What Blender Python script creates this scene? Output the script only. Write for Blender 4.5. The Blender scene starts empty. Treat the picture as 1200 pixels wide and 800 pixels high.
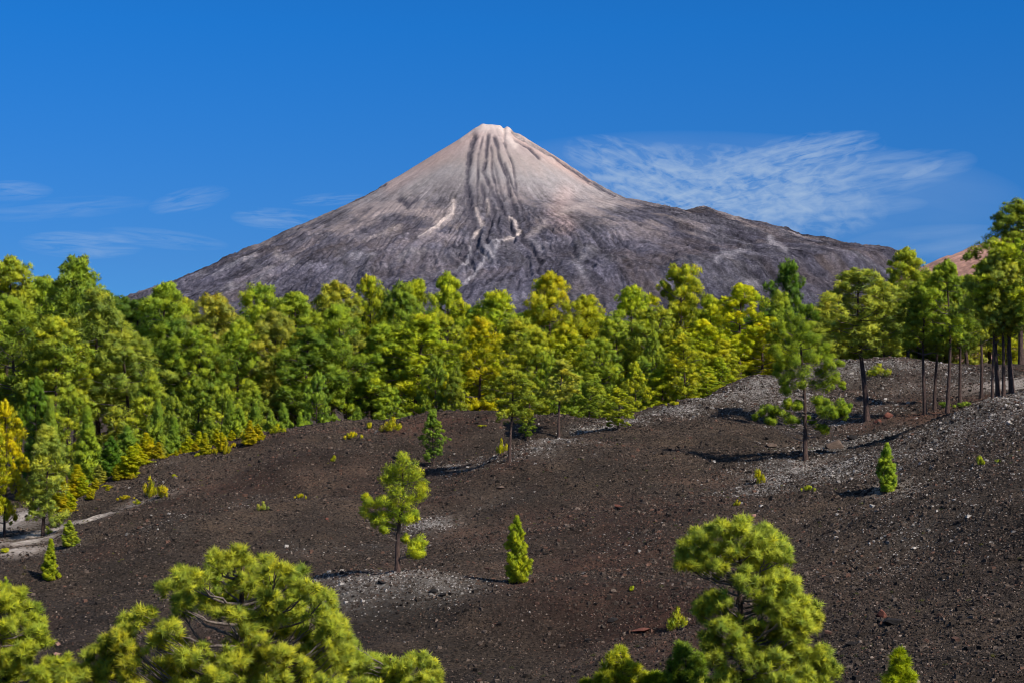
import bpy, math, random
import numpy as np
from mathutils import Vector

R = math.radians
SC = bpy.context.scene
COL = SC.collection
F = 2239.0                      # focal length in photo pixels (1200 wide)
PITCH = math.atan(120.0 / F)    # horizon falls at y = 520 of the photo
CAMZ = 12.0

# ------------------------------------------------------------------ helpers
def ray(px, py):
    u = (px - 600.0) / F; v = (400.0 - py) / F
    y = math.cos(PITCH) - v * math.sin(PITCH)
    z = math.sin(PITCH) + v * math.cos(PITCH)
    return u / y, z / y          # per metre of Y
def at(px, py, d):
    a, b = ray(px, py)
    return np.array([a * d, d, CAMZ + b * d])

def _hash(ix, iy, seed):
    n = (ix.astype(np.int64) * 374761393 + iy.astype(np.int64) * 668265263 + seed * 982451653) & 0x7fffffff
    n = ((n ^ (n >> 13)) * 1274126177) & 0x7fffffff
    n = n ^ (n >> 16)
    return (n & 0xffff) / 65535.0
def vn(x, y, seed=0):
    x = np.asarray(x, float); y = np.asarray(y, float)
    x0 = np.floor(x); y0 = np.floor(y)
    fx = x - x0; fy = y - y0
    fx = fx * fx * fx * (fx * (fx * 6 - 15) + 10); fy = fy * fy * fy * (fy * (fy * 6 - 15) + 10)
    a = _hash(x0, y0, seed); b = _hash(x0 + 1, y0, seed); c = _hash(x0, y0 + 1, seed); d = _hash(x0 + 1, y0 + 1, seed)
    return (a * (1 - fx) + b * fx) * (1 - fy) + (c * (1 - fx) + d * fx) * fy
def fbm(x, y, octv=5, seed=0, gain=0.5):
    s = 0; a = 1; t = 0
    for i in range(octv):
        s = s + a * (vn(x, y, seed + i * 17) * 2 - 1); t += a
        a *= gain; x = x * 2.03 + 3.7; y = y * 2.03 - 1.3
    return s / t
def ridged(x, y, octv=5, seed=0, gain=0.55):
    s = 0; a = 1; t = 0
    for i in range(octv):
        s = s + a * (1 - np.abs(vn(x, y, seed + i * 17) * 2 - 1) * 2); t += a
        a *= gain; x = x * 2.03 + 3.7; y = y * 2.03 - 1.3
    return s / t
def sstep(a, b, x):
    t = np.clip((x - a) / (b - a), 0, 1); return t * t * (3 - 2 * t)
def norm(v):
    return v / np.maximum(np.linalg.norm(v, axis=-1, keepdims=True), 1e-9)
def lin(r, g, b):
    f = lambda c: ((c / 255 + 0.055) / 1.055) ** 2.4 if c > 10 else c / 255 / 12.92
    return np.array([f(r), f(g), f(b)])

def mesh(name, verts, faces, mats, attrs=None, smooth=False, midx=None):
    """verts (N,3); faces (M,k) of one size k; attrs: name -> (type, array)"""
    me = bpy.data.meshes.new(name)
    verts = np.ascontiguousarray(verts, dtype=np.float32); faces = np.ascontiguousarray(faces, dtype=np.int32)
    me.vertices.add(len(verts)); me.vertices.foreach_set('co', verts.ravel())
    m, k = faces.shape
    me.loops.add(m * k); me.loops.foreach_set('vertex_index', faces.ravel())
    me.polygons.add(m)
    me.polygons.foreach_set('loop_start', np.arange(0, m * k, k, dtype=np.int32))
    me.polygons.foreach_set('loop_total', np.full(m, k, dtype=np.int32))
    if midx is not None: me.polygons.foreach_set('material_index', np.asarray(midx, dtype=np.int32))
    me.polygons.foreach_set('use_smooth', np.full(m, bool(smooth)))
    for an, (tp, arr) in (attrs or {}).items():
        at_ = me.attributes.new(an, tp, 'POINT')
        key = 'value' if tp == 'FLOAT' else ('vector' if tp == 'FLOAT_VECTOR' else 'color')
        at_.data.foreach_set(key, np.ascontiguousarray(arr, dtype=np.float32).ravel())
    for mt in (mats if isinstance(mats, (list, tuple)) else [mats]): me.materials.append(mt)
    me.update(); me.validate(clean_customdata=False)
    return me
def link(name, me, parent=None):
    o = bpy.data.objects.new(name, me); COL.objects.link(o)
    if parent: o.parent = parent
    return o
def tag(o, label, cat, group=None, kind=None):
    if label: o['label'] = label
    if cat: o['category'] = cat
    if group: o['group'] = group
    if kind: o['kind'] = kind
    return o
def empty(name, loc, rz=0.0):
    o = bpy.data.objects.new(name, None); COL.objects.link(o)
    o.empty_display_size = 0.5
    o.location = loc; o.rotation_euler = (0, 0, rz); return o

# ------------------------------------------------------------------ materials
class NT:
    def __init__(s, nt): s.nt = nt; s.N = nt.nodes; s.L = nt.links; s.N.clear()
    def n(s, t, **k):
        o = s.N.new(t)
        for a, b in k.items(): setattr(o, a, b)
        return o
    def put(s, sock, v):
        if isinstance(v, bpy.types.NodeSocket): s.L.new(v, sock)
        else: sock.default_value = v
    def math(s, op, a, b=None, c=None, clamp=False):
        o = s.n('ShaderNodeMath', operation=op, use_clamp=clamp); s.put(o.inputs[0], a)
        if b is not None: s.put(o.inputs[1], b)
        if c is not None: s.put(o.inputs[2], c)
        return o.outputs[0]
    def vmath(s, op, a, b=None):
        o = s.n('ShaderNodeVectorMath', operation=op); s.put(o.inputs[0], a)
        if b is not None: s.put(o.inputs[1], b)
        return o.outputs[0]
    def mix(s, fac, a, b, mode='MIX'):
        o = s.n('ShaderNodeMix', data_type='RGBA', blend_type=mode); s.put(o.inputs[0], fac); s.put(o.inputs[6], a); s.put(o.inputs[7], b)
        return o.outputs[2]
    def noise(s, vec, scale, detail=4, rough=0.5, dist=0.0):
        o = s.n('ShaderNodeTexNoise'); s.put(o.inputs['Vector'], vec); s.put(o.inputs['Scale'], scale)
        o.inputs['Detail'].default_value = detail; o.inputs['Roughness'].default_value = rough; o.inputs['Distortion'].default_value = dist
        return o.outputs[0]
    def vor(s, vec, scale, feature='F1', out=0):
        o = s.n('ShaderNodeTexVoronoi', feature=feature); s.put(o.inputs['Vector'], vec); s.put(o.inputs['Scale'], scale)
        return o.outputs[out]
    def ramp(s, fac, stops, interp='LINEAR'):
        o = s.n('ShaderNodeValToRGB'); s.put(o.inputs[0], fac); r = o.color_ramp; r.interpolation = interp
        while len(r.elements) < len(stops): r.elements.new(0.5)
        for e, (p, c) in zip(r.elements, stops): e.position = p; e.color = (*c, 1) if len(c) == 3 else c
        return o.outputs[0]
    def mapr(s, v, a, b, c=0.0, d=1.0):
        o = s.n('ShaderNodeMapRange'); s.put(o.inputs[0], v)
        for i, q in enumerate((a, b, c, d)): o.inputs[i + 1].default_value = q
        return o.outputs[0]
    def attr(s, name, out=0):
        o = s.n('ShaderNodeAttribute', attribute_name=name); return o.outputs[out]
def material(name):
    m = bpy.data.materials.new(name); m.use_nodes = True; return m, NT(m.node_tree)
def c4(c): return (float(c[0]), float(c[1]), float(c[2]), 1.0)

def foliage_material():
    m, t = material('pine_needles')
    oi = t.n('ShaderNodeObjectInfo')
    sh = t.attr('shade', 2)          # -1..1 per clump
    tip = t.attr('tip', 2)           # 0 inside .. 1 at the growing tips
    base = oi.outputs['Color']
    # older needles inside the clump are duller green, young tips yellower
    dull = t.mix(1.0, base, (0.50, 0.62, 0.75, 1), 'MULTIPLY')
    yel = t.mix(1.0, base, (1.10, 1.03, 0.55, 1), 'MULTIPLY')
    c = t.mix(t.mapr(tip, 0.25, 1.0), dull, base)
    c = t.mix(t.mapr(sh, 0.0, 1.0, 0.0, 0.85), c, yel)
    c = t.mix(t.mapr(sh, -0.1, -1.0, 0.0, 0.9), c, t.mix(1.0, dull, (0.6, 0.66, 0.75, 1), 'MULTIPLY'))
    geo = t.n('ShaderNodeNewGeometry')
    vt = t.n('ShaderNodeVectorTransform', vector_type='NORMAL', convert_from='OBJECT', convert_to='WORLD')
    t.L.new(t.attr('nrm', 1), vt.inputs[0])
    oc = t.n('ShaderNodeTexCoord').outputs['Object']; pn = t.noise(oc, 0.55, 3, 0.6)
    c = t.mix(t.mapr(pn, 0.52, 0.70, 0.0, 0.75), c, t.mix(1.0, c, (1.18, 1.0, 0.6, 1), 'MULTIPLY')); c = t.mix(t.mapr(pn, 0.46, 0.32, 0.0, 0.8), c, t.mix(1.0, c, (0.62, 0.80, 0.95, 1), 'MULTIPLY'))
    tn = t.vmath('SCALE', geo.outputs['Normal']); 
    sc = t.N[-1]; sc.inputs[3].default_value = 0.35
    nn = t.vmath('NORMALIZE', t.vmath('ADD', vt.outputs[0], tn))
    d = t.n('ShaderNodeBsdfDiffuse'); t.put(d.inputs[0], c); t.put(d.inputs['Normal'], nn)
    tr = t.n('ShaderNodeBsdfTranslucent'); t.put(tr.inputs[0], t.mix(1.0, c, (1.05, 1.02, 0.6, 1), 'MULTIPLY')); t.put(tr.inputs['Normal'], nn)
    gl = t.n('ShaderNodeBsdfGlossy'); gl.inputs['Roughness'].default_value = 0.45; gl.inputs[0].default_value = (0.6, 0.62, 0.5, 1)
    mx = t.n('ShaderNodeMixShader'); mx.inputs[0].default_value = 0.45; t.L.new(d.outputs[0], mx.inputs[1]); t.L.new(tr.outputs[0], mx.inputs[2])
    m2 = t.n('ShaderNodeMixShader'); m2.inputs[0].default_value = 0.03; t.L.new(mx.outputs[0], m2.inputs[1]); t.L.new(gl.outputs[0], m2.inputs[2])
    o = t.n('ShaderNodeOutputMaterial'); t.L.new(m2.outputs[0], o.inputs[0])
    return m
def bark_material():
    m, t = material('pine_bark')
    tc = t.n('ShaderNodeTexCoord').outputs['Object']
    mp = t.n('ShaderNodeMapping'); mp.inputs['Scale'].default_value = (6, 6, 1.6); t.L.new(tc, mp.inputs[0])
    v = t.noise(mp.outputs[0], 2.0, 6, 0.7)
    col = t.ramp(v, [(0.3, (0.018, 0.012, 0.010)), (0.5, (0.062, 0.036, 0.028)), (0.72, (0.17, 0.10, 0.075))])
    col = t.mix(t.math('MULTIPLY', t.attr('limb', 2), 0.7), col, t.ramp(v, [(0.3, (0.06, 0.045, 0.04)), (0.7, (0.34, 0.28, 0.24))]))
    b = t.n('ShaderNodeBsdfPrincipled'); t.put(b.inputs['Base Color'], col); b.inputs['Roughness'].default_value = 0.95
    bp = t.n('ShaderNodeBump'); bp.inputs['Strength'].default_value = 0.8; bp.inputs['Distance'].default_value = 0.05; t.L.new(v, bp.inputs['Height']); t.L.new(bp.outputs[0], b.inputs['Normal'])
    o = t.n('ShaderNodeOutputMaterial'); t.L.new(b.outputs[0], o.inputs[0]); return m
def ground_material():
    m, t = material('volcanic_cinder')
    pos = t.n('ShaderNodeNewGeometry').outputs['Position']
    gr = t.attr('gravel', 2); red = t.attr('red', 2); sand = t.attr('sand', 2); far = t.attr('far', 2)
    n1 = t.noise(pos, 0.35, 5, 0.6)
    n2 = t.noise(pos, 3.0, 6, 0.7)
    n3 = t.noise(pos, 7.0, 5, 0.75)
    n0 = t.noise(pos, 0.11, 4, 0.6)
    base = t.ramp(n1, [(0.3, (0.026, 0.019, 0.0135)), (0.5, (0.045, 0.032, 0.022)), (0.72, (0.078, 0.052, 0.035))])
    base = t.mix(t.mapr(n2, 0.35, 0.75, 0.0, 0.6), base, (0.10, 0.076, 0.058, 1))
    base = t.mix(t.mapr(n3, 0.53, 0.60, 0.0, 0.88), base, (0.006, 0.005, 0.004, 1)); base = t.mix(t.mapr(n3, 0.47, 0.37, 0.0, 0.75), base, (0.135, 0.096, 0.070, 1))  # shade of pits and highlights of stones painted into the cinder colour
    vc = t.vor(pos, 6.0, 'F1', 1)            # random colour per pebble cell
    vd = t.vor(pos, 6.0, 'F1', 0)
    peb = t.math('MULTIPLY', t.mapr(t.n('ShaderNodeSeparateColor').outputs[0], 0.8, 0.95), t.mapr(vd, 0.07, 0.03))
    sep = [n for n in t.N if n.bl_idname == 'ShaderNodeSeparateColor'][0]; t.L.new(vc, sep.inputs[0])
    base = t.mix(t.math('MULTIPLY', peb, 0.8), base, (0.15, 0.115, 0.09, 1))
    base = t.mix(t.math('MULTIPLY', red, t.mapr(n2, 0.35, 0.65, 0.35, 1.0)), base, (0.105, 0.043, 0.030, 1))
    base = t.mix(1.0, base, t.ramp(n0, [(0.38, (0.62, 0.61, 0.60)), (0.5, (1.05, 1.03, 1.0)), (0.62, (1.65, 1.56, 1.45))]), 'MULTIPLY')
    # pale lapilli
    gcol = t.ramp(n3, [(0.3, (0.07, 0.06, 0.052)), (0.5, (0.24, 0.215, 0.19)), (0.7, (0.52, 0.48, 0.43))])
    gf = t.math('MULTIPLY', gr, t.mapr(n2, 0.36, 0.60, 0.2, 1.15), clamp=True)
    base = t.mix(gf, base, gcol)
    scol = t.ramp(n2, [(0.3, (0.42, 0.32, 0.25)), (0.7, (0.80, 0.70, 0.60))])
    base = t.mix(t.math('MULTIPLY', sand, t.mapr(n2, 0.3, 0.55, 0.5, 1.0)), base, scol)
    litter = t.ramp(n2, [(0.3, (0.03, 0.025, 0.018)), (0.7, (0.12, 0.075, 0.05))])
    base = t.mix(far, base, litter)
    b = t.n('ShaderNodeBsdfPrincipled'); t.put(b.inputs['Base Color'], base); b.inputs['Roughness'].default_value = 0.95
    b.inputs['Specular IOR Level'].default_value = 0.15
    bp = t.n('ShaderNodeBump'); bp.inputs['Strength'].default_value = 1.0; bp.inputs['Distance'].default_value = 0.22
    t.put(bp.inputs['Height'], t.math('ADD', t.math('MULTIPLY', n3, 0.8), n2)); t.L.new(bp.outputs[0], b.inputs['Normal'])
    o = t.n('ShaderNodeOutputMaterial'); t.L.new(b.outputs[0], o.inputs[0]); return m
def stone_material():
    m, t = material('lava_stone')
    pos = t.n('ShaderNodeNewGeometry').outputs['Position']
    c = t.attr('tint', 0)
    n = t.noise(pos, 22.0, 4, 0.7)
    col = t.mix(1.0, c, t.ramp(n, [(0.3, (0.5, 0.5, 0.5)), (0.7, (1.5, 1.45, 1.4))]), 'MULTIPLY')
    b = t.n('ShaderNodeBsdfPrincipled'); t.put(b.inputs['Base Color'], col); b.inputs['Roughness'].default_value = 0.9; b.inputs['Specular IOR Level'].default_value = 0.2
    bp = t.n('ShaderNodeBump'); bp.inputs['Strength'].default_value = 0.6; bp.inputs['Distance'].default_value = 0.04; t.L.new(n, bp.inputs['Height']); t.L.new(bp.outputs[0], b.inputs['Normal'])
    o = t.n('ShaderNodeOutputMaterial'); t.L.new(b.outputs[0], o.inputs[0]); return m
def volcano_material():
    m, t = material('volcano_rock')
    pos = t.n('ShaderNodeNewGeometry').outputs['Position']
    c = t.attr('tint', 0); rough = t.attr('lava', 2)
    n = t.noise(pos, 0.035, 6, 0.65); n2 = t.noise(pos, 0.012, 5, 0.6)
    n3 = t.noise(pos, 0.13, 5, 0.7); k = t.mix(rough, t.ramp(n, [(0.3, (0.9, 0.9, 0.9)), (0.7, (1.1, 1.09, 1.08))]), t.ramp(n, [(0.32, (0.62, 0.62, 0.64)), (0.5, (0.95, 0.95, 0.95)), (0.68, (1.5, 1.47, 1.42))]))
    col = t.mix(1.0, c, k, 'MULTIPLY')
    col = t.mix(t.mapr(rough, 0, 1, .35, 1.0), col, t.mix(1.0, col, t.ramp(n3, [(0.36, (0.55, 0.55, 0.57)), (0.5, (0.98, 0.98, 0.98)), (0.64, (1.6, 1.57, 1.5))]), 'MULTIPLY'))
    b = t.n('ShaderNodeBsdfDiffuse'); t.put(b.inputs[0], col)
    bp = t.n('ShaderNodeBump'); t.put(bp.inputs['Strength'], t.mapr(rough, 0, 1, 0.15, 0.8)); bp.inputs['Distance'].default_value = 6.0
    t.put(bp.inputs['Height'], t.math('ADD', n, n2)); t.L.new(bp.outputs[0], b.inputs['Normal'])
    o = t.n('ShaderNodeOutputMaterial'); t.L.new(b.outputs[0], o.inputs[0]); return m
M_FOL = foliage_material(); M_BARK = bark_material(); M_GROUND = ground_material(); M_STONE = stone_material(); M_VOLC = volcano_material()

SC.cycles.filter_width = 1.05; SC.cycles.max_bounces = 5; SC.cycles.diffuse_bounces = 4; SC.cycles.glossy_bounces = 1; SC.cycles.transmission_bounces = 4
# ------------------------------------------------------------------ camera, sun, sky
cam = bpy.data.cameras.new('camera'); co = bpy.data.objects.new('camera', cam); COL.objects.link(co)
cam.sensor_width = 36; cam.lens = 36 * F / 1200; cam.clip_start = 0.5; cam.clip_end = 80000
co.location = (0, 0, CAMZ); co.rotation_euler = (math.pi / 2 + PITCH, 0, 0); SC.camera = co

SUN_EL = 41.0; SUN_AZ = 131.0     # azimuth clockwise from +Y: from the right, a little behind the camera
sd = Vector((math.sin(R(SUN_AZ)) * math.cos(R(SUN_EL)), math.cos(R(SUN_AZ)) * math.cos(R(SUN_EL)), math.sin(R(SUN_EL))))
sl = bpy.data.lights.new('sun', 'SUN'); sl.energy = 5.0; sl.angle = R(0.53); sl.color = (1.0, 0.945, 0.86)
so = bpy.data.objects.new('sun', sl); COL.objects.link(so); so.rotation_euler = sd.to_track_quat('Z', 'Y').to_euler(); so.location = (60, -20, 80)

w = bpy.data.worlds.new('World'); SC.world = w; w.use_nodes = True
t = NT(w.node_tree)
sky = t.n('ShaderNodeTexSky', sky_type='NISHITA'); sky.sun_disc = False; sky.sun_elevation = R(SUN_EL); sky.sun_rotation = R(SUN_AZ)
sky.altitude = 1800; sky.air_density = 1.0; sky.dust_density = 0.15; sky.ozone_density = 3.0
dirv = t.n('ShaderNodeTexCoord').outputs['Generated']
sp = t.n('ShaderNodeSeparateXYZ'); t.L.new(dirv, sp.inputs[0])
ysafe = t.math('MAXIMUM', sp.outputs[1], 0.02)
U = t.math('DIVIDE', sp.outputs[0], ysafe)      # tangent of azimuth
V = t.math('DIVIDE', sp.outputs[2], ysafe)      # tangent of elevation
ahead = t.mapr(sp.outputs[1], 0.1, 0.4)
hs = t.n('ShaderNodeHueSaturation'); hs.inputs['Saturation'].default_value = 1.0; hs.inputs['Value'].default_value = 1.0
t.L.new(sky.outputs[0], hs.inputs['Color'])
tint = t.mix(t.mapr(sp.outputs[2], 0.095, 0.215), (0.19, 0.50, 0.93, 1), (0.086, 0.63, 1.24, 1))
tint = t.mix(t.mapr(sp.outputs[2], 0.26, 0.60), tint, (2.1, 1.92, 1.70, 1))  # upper sky brightened as added fill light
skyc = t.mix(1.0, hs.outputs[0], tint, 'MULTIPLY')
def puv(px, py): a, b = ray(px, py); return a, b
def cloud(cx, cy, rx, ry, ang, sx, sy, lo, hi, dist, seed, gain):
    """a wisp: fibres of noise inside a soft ellipse; angles and sizes in photo pixels converted to tangents"""
    u0, v0 = puv(cx, cy); ca, sa = math.cos(R(ang)), math.sin(R(ang))
    du = t.math('SUBTRACT', U, u0); dv = t.math('SUBTRACT', V, v0)
    a = t.math('ADD', t.math('MULTIPLY', du, ca), t.math('MULTIPLY', dv, sa))
    b = t.math('SUBTRACT', t.math('MULTIPLY', dv, ca), t.math('MULTIPLY', du, sa))
    ea = t.math('MULTIPLY', a, F / rx); eb = t.math('MULTIPLY', b, F / ry)
    r2 = t.math('ADD', t.math('MULTIPLY', ea, ea), t.math('MULTIPLY', eb, eb))
    mask = t.mapr(r2, 1.0, 0.0); mask = t.math('POWER', mask, 0.7)
    cb = t.n('ShaderNodeCombineXYZ'); t.put(cb.inputs[0], t.math('MULTIPLY', a, F / sx)); t.put(cb.inputs[1], t.math('MULTIPLY', b, F / sy)); cb.inputs[2].default_value = seed
    nz = t.noise(cb.outputs[0], 1.0, 7, 0.55, dist)
    return t.math('MULTIPLY', t.math('MULTIPLY', t.mapr(nz, lo, hi), mask), gain)
parts = [
    cloud(850, 226, 195, 58, -6, 24, 13, 0.42, 0.80, 0.6, 3.1, 0.95),
    cloud(870, 224, 180, 50, 18, 26, 8, 0.44, 0.80, 0.9, 7.3, 0.75),
    cloud(770, 216, 120, 42, -22, 30, 9, 0.42, 0.76, 0.7, 17.3, 0.8),
    cloud(925, 182, 110, 17, 13, 70, 6, 0.38, 0.78, 0.6, 11.3, 0.7),
    cloud(1000, 212, 150, 30, 10, 60, 9, 0.38, 0.78, 0.4, 21.3, 0.5),
    cloud(960, 245, 130, 16, 3, 90, 12, 0.30, 0.78, 0.4, 31.3, 0.45),
    cloud(880, 220, 330, 66, -3, 300, 60, 0.1, 0.9, 0.3, 13.0, 0.30),
    cloud(1082, 199, 28, 6, 22, 30, 12, 0.2, 0.6, 0.3, 5.0, 0.42),
    cloud(95, 287, 75, 17, -2, 60, 7, 0.36, 0.74, 0.9, 1.0, 0.40),
    cloud(222, 235, 50, 15, 12, 46, 7, 0.38, 0.76, 0.9, 2.0, 0.30),
    cloud(325, 257, 56, 14, -3, 50, 6, 0.38, 0.74, 0.9, 6.0, 0.36),
    cloud(385, 234, 46, 8, 4, 50, 5, 0.38, 0.76, 0.9, 8.0, 0.25),
    cloud(12, 224, 52, 13, 0, 50, 7, 0.36, 0.76, 0.9, 9.0, 0.30),
    cloud(190, 280, 80, 12, -6, 60, 7, 0.36, 0.78, 0.9, 10.0, 0.25),
    cloud(70, 245, 110, 14, 4, 70, 8, 0.36, 0.8, 0.9, 14.0, 0.2),
    cloud(1090, 285, 110, 22, 4, 120, 16, 0.2, 0.8, 0.4, 12.0, 0.30),
]
cs = parts[0]
for p in parts[1:]: cs = t.math('ADD', cs, p)
cs = t.math('MULTIPLY', t.math('SUBTRACT', 1.0, t.math('POWER', 2.718, t.math('MULTIPLY', cs, -1.25))), 0.86); cs = t.math('MULTIPLY', cs, ahead, clamp=True)
CLOUD = (5.0, 6.4, 8.2, 1)
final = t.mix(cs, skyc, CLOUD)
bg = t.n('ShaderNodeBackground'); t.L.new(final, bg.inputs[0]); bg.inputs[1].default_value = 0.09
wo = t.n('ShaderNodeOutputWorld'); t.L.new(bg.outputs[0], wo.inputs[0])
SC.view_settings.view_transform = 'Standard'; SC.view_settings.look = 'None'; SC.view_settings.exposure = 0; SC.view_settings.gamma = 1

# ------------------------------------------------------------------ terrain height
CP = [ # photo x, photo y, distance
 (0,800,80),(0,720,92),(0,665,105),(0,640,113),(0,622,124),(0,605,140),(0,596,160),
 (100,790,78),(100,720,90),(100,660,103),(100,622,115),(100,603,123),
 (200,760,82),(200,700,93),(200,640,107),(200,590,121),(200,545,136),
 (300,760,82),(300,700,92),(300,640,105),(300,580,120),(300,540,131),(300,512,143),
 (400,690,88),(400,660,97),(400,600,114),(400,550,128),(400,520,138),(400,503,146),
 (466,800,73),(466,750,79),(466,700,86),(466,669,92),(466,657,99),(466,620,109),(466,580,119),(466,540,130),(466,515,139),(466,500,146),
 (540,560,124),(540,515,137),(540,499,143),(520,690,88),
 (600,800,72),(600,740,80),(600,690,90),(600,640,99),(600,580,112),(600,545,121),(600,533,124),(600,506,141),
 (640,524,127),(640,511,139),
 (700,700,84),(700,620,99),(700,560,114),(700,520,127),(700,504,133),
 (760,800,68),(760,720,80),(760,640,95),(760,560,115),(760,510,131),(760,490,138),
 (830,690,80),(830,600,101),(830,520,128),(830,480,143),(830,464,151),
 (880,800,64),(880,700,77),(880,620,96),(880,560,115),(880,510,131),(880,470,150),(880,450,163),
 (940,640,89),(940,580,106),(945,539,121),(940,525,128),(940,495,142),(940,450,162),(940,433,171),
 (1000,800,58),(1000,700,72),(1000,620,90),(1000,565,108),(1000,536,119),(1000,512,133),(1000,492,146),(1000,450,166),(1000,424,176),
 (1060,740,65),(1060,640,84),(1060,570,102),(1060,511,118),(1060,498,134),(1060,480,148),(1060,445,167),(1060,419,177),
 (1120,800,57),(1120,700,69),(1120,600,85),(1120,540,99),(1120,488,115),(1120,480,138),(1120,465,152),(1120,445,166),(1120,425,178),
 (1200,800,55),(1200,700,66),(1200,600,80),(1200,520,98),(1200,461,114),(1200,462,140),(1200,452,155),(1200,440,168),(1200,432,180),
]
pts = [at(*c) for c in CP]
for (px, d, z) in [ # hidden ground: distance and height relative to the camera
 (50,185,-5.4),(150,160,-5.0),(250,165,-4.0),(350,168,-3.0),(450,170,-2.2),(550,168,-2.0),(600,132,-0.9),(560,130,-0.9),(640,160,-1.6),(720,160,-1.0),(800,172,0.0),(880,188,1.8),(960,195,3.2),(1060,200,4.4),(1180,205,5.5),
 (0,225,-3.5),(200,225,-2.0),(400,225,-1.0),(600,225,-0.5),(800,225,0.8),(1000,235,3.0),(1200,240,5.0),
 (0,300,2),(300,300,2),(600,300,3),(900,300,4),(1200,300,7),
 (300,42,-10.3),(0,55,-10.6),(100,60,-10.2),(600,45,-10.4),(860,44,-9.3),(1200,40,-8.4),(600,62,-9.7),(860,55,-8.9),(300,68,-9.9),
 (600,24,-9.0),(0,24,-9.0),(1200,24,-8.0),(600,8,-3.5),(600,0.1,-1.7),
 ]:
    a, _ = ray(px, 400); pts.append(np.array([a * d, d, CAMZ + z]))
for dx in (-30, -12): 
    for (y, z) in ((10,-6),(0,-3)): pts.append(np.array([dx, y, CAMZ + z])); pts.append(np.array([-dx, y, CAMZ + z]))
# carry the edges of the view outward so the land goes on sideways
for (px, lst) in ((-350, [c for c in CP if c[0] == 0]), (1550, [c for c in CP if c[0] == 1200])):
    for c in lst:
        p = at(c[0], c[1], c[2]); a, _ = ray(px, 400); pts.append(np.array([a * c[2], c[2], p[2] + (-1.0 if px < 0 else 1.2)]))
pts = np.array(pts)
def tps(r): return np.where(r > 0, r * r * np.log(np.maximum(r, 1e-9)), 0)
SCL = 50.0
Q = pts[:, :2] / SCL; n = len(Q)
K = tps(np.linalg.norm(Q[:, None] - Q[None], axis=2)) + np.eye(n) * 2e-4
Pm = np.hstack([np.ones((n, 1)), Q])
A = np.block([[K, Pm], [Pm.T, np.zeros((3, 3))]])
sol = np.linalg.solve(A, np.concatenate([pts[:, 2], np.zeros(3)]))
W_, C_ = sol[:n], sol[n:]
def base_height(x, y):
    x = np.atleast_1d(np.asarray(x, float)); y = np.atleast_1d(np.asarray(y, float)); shp = x.shape
    xf = x.ravel(); yf = y.ravel()
    xc = np.clip(xf, -95, 95); yc = np.clip(yf, -15, 305)
    out = np.empty(len(xf))
    for i in range(0, len(xf), 40000):
        q = np.stack([xc[i:i+40000], yc[i:i+40000]], 1) / SCL
        r = np.linalg.norm(q[:, None] - Q[None], axis=2)
        out[i:i+40000] = tps(r) @ W_ + C_[0] + q @ C_[1:]
    far = np.hypot(xf - xc, yf - yc)
    base = out * np.exp(-far / 400) + (1 - np.exp(-far / 400)) * 14
    return (base + sstep(30, 5000, far) * 230 + np.clip(far - 30, 0, 3000) * .008).reshape(shp)
def height(x, y):
    z = base_height(x, y)
    x = np.asarray(x, float); y = np.asarray(y, float)
    near = 1 - sstep(250, 400, np.hypot(x, y))
    return z + near * (1.25 * fbm(x / 15, y / 11, 3, 305) + 0.34 * fbm(x / 6, y / 6, 3, 5) + 0.16 * fbm(x / 1.9, y / 1.9, 3, 9) + 0.09 * np.maximum(fbm(x / 0.6, y / 0.6, 3, 21), -0.2))
def gz(x, y): return float(height(np.array([x]), np.array([y]))[0])
# table of the base height for fast lookups
def ground_hit(px, py, d0=50.0, d1=260.0):
    a, b = ray(px, py); d = np.arange(d0, d1, 0.4)
    z = height(a * d, d); below = np.nonzero(CAMZ + b * d < z)[0]
    if len(below) == 0: dd = d1
    else: dd = d[below[0]]
    return a * dd, dd, gz(a * dd, dd)

# image-independent patches: world centres found from the photo, radii in metres
def patches(lst, X, Y):
    s = np.zeros_like(X)
    for (px, py, rx, ry, k) in lst:
        x, y, _ = ground_hit(px, py)
        e = ((X - x) / rx) ** 2 + ((Y - y) / ry) ** 2
        s = np.maximum(s, k * np.exp(-e * 1.1))
    return s
GRAVEL = [ (440,678,2.6,2.6,1.0),(500,684,2.6,2.2,.8),(385,676,2.2,2.4,.6),(545,688,2,1.8,.4),(505,612,1.4,2.2,.95),(400,690,2,2,.5),(340,690,2,2,.25),
 (1195,470,4,5,.7),(1165,482,4,4,.6),(1130,500,3,4,.5),(1090,515,3,4,.5),(1040,535,3,4,.6),(985,545,4,5,.85),(950,550,3,4,.85),(920,560,3,4,.75),(1000,520,3,5,.6),(960,528,2.5,4,.6),(900,580,2.5,4,.5),
 (1190,500,4,4,.3),(1150,560,9,10,.12),
 (870,458,3.4,3,1),(840,468,2.6,3,.95),(905,448,3.2,3,.95),(940,440,3.2,3,.9),(990,430,4,3,.8),(1050,424,5,3,.8),(1110,428,5,4,.6),
 (890,470,3,5,.7),(930,465,3.5,6,.6),(800,478,2.2,2.4,.9),(770,486,2,2.2,.9),(735,495,2,2.2,.9),(700,503,2,2,.8),(660,515,2,2,.7),(620,528,2,2,.5),(570,541,2.5,1.6,.45),(530,545,2.5,1.6,.4),
 (1000,480,4,5,.35),(960,500,3,4,.5),(1060,505,4,4,.5),(80,640,.8,2,.3),(1100,455,8,8,.3)]
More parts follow.
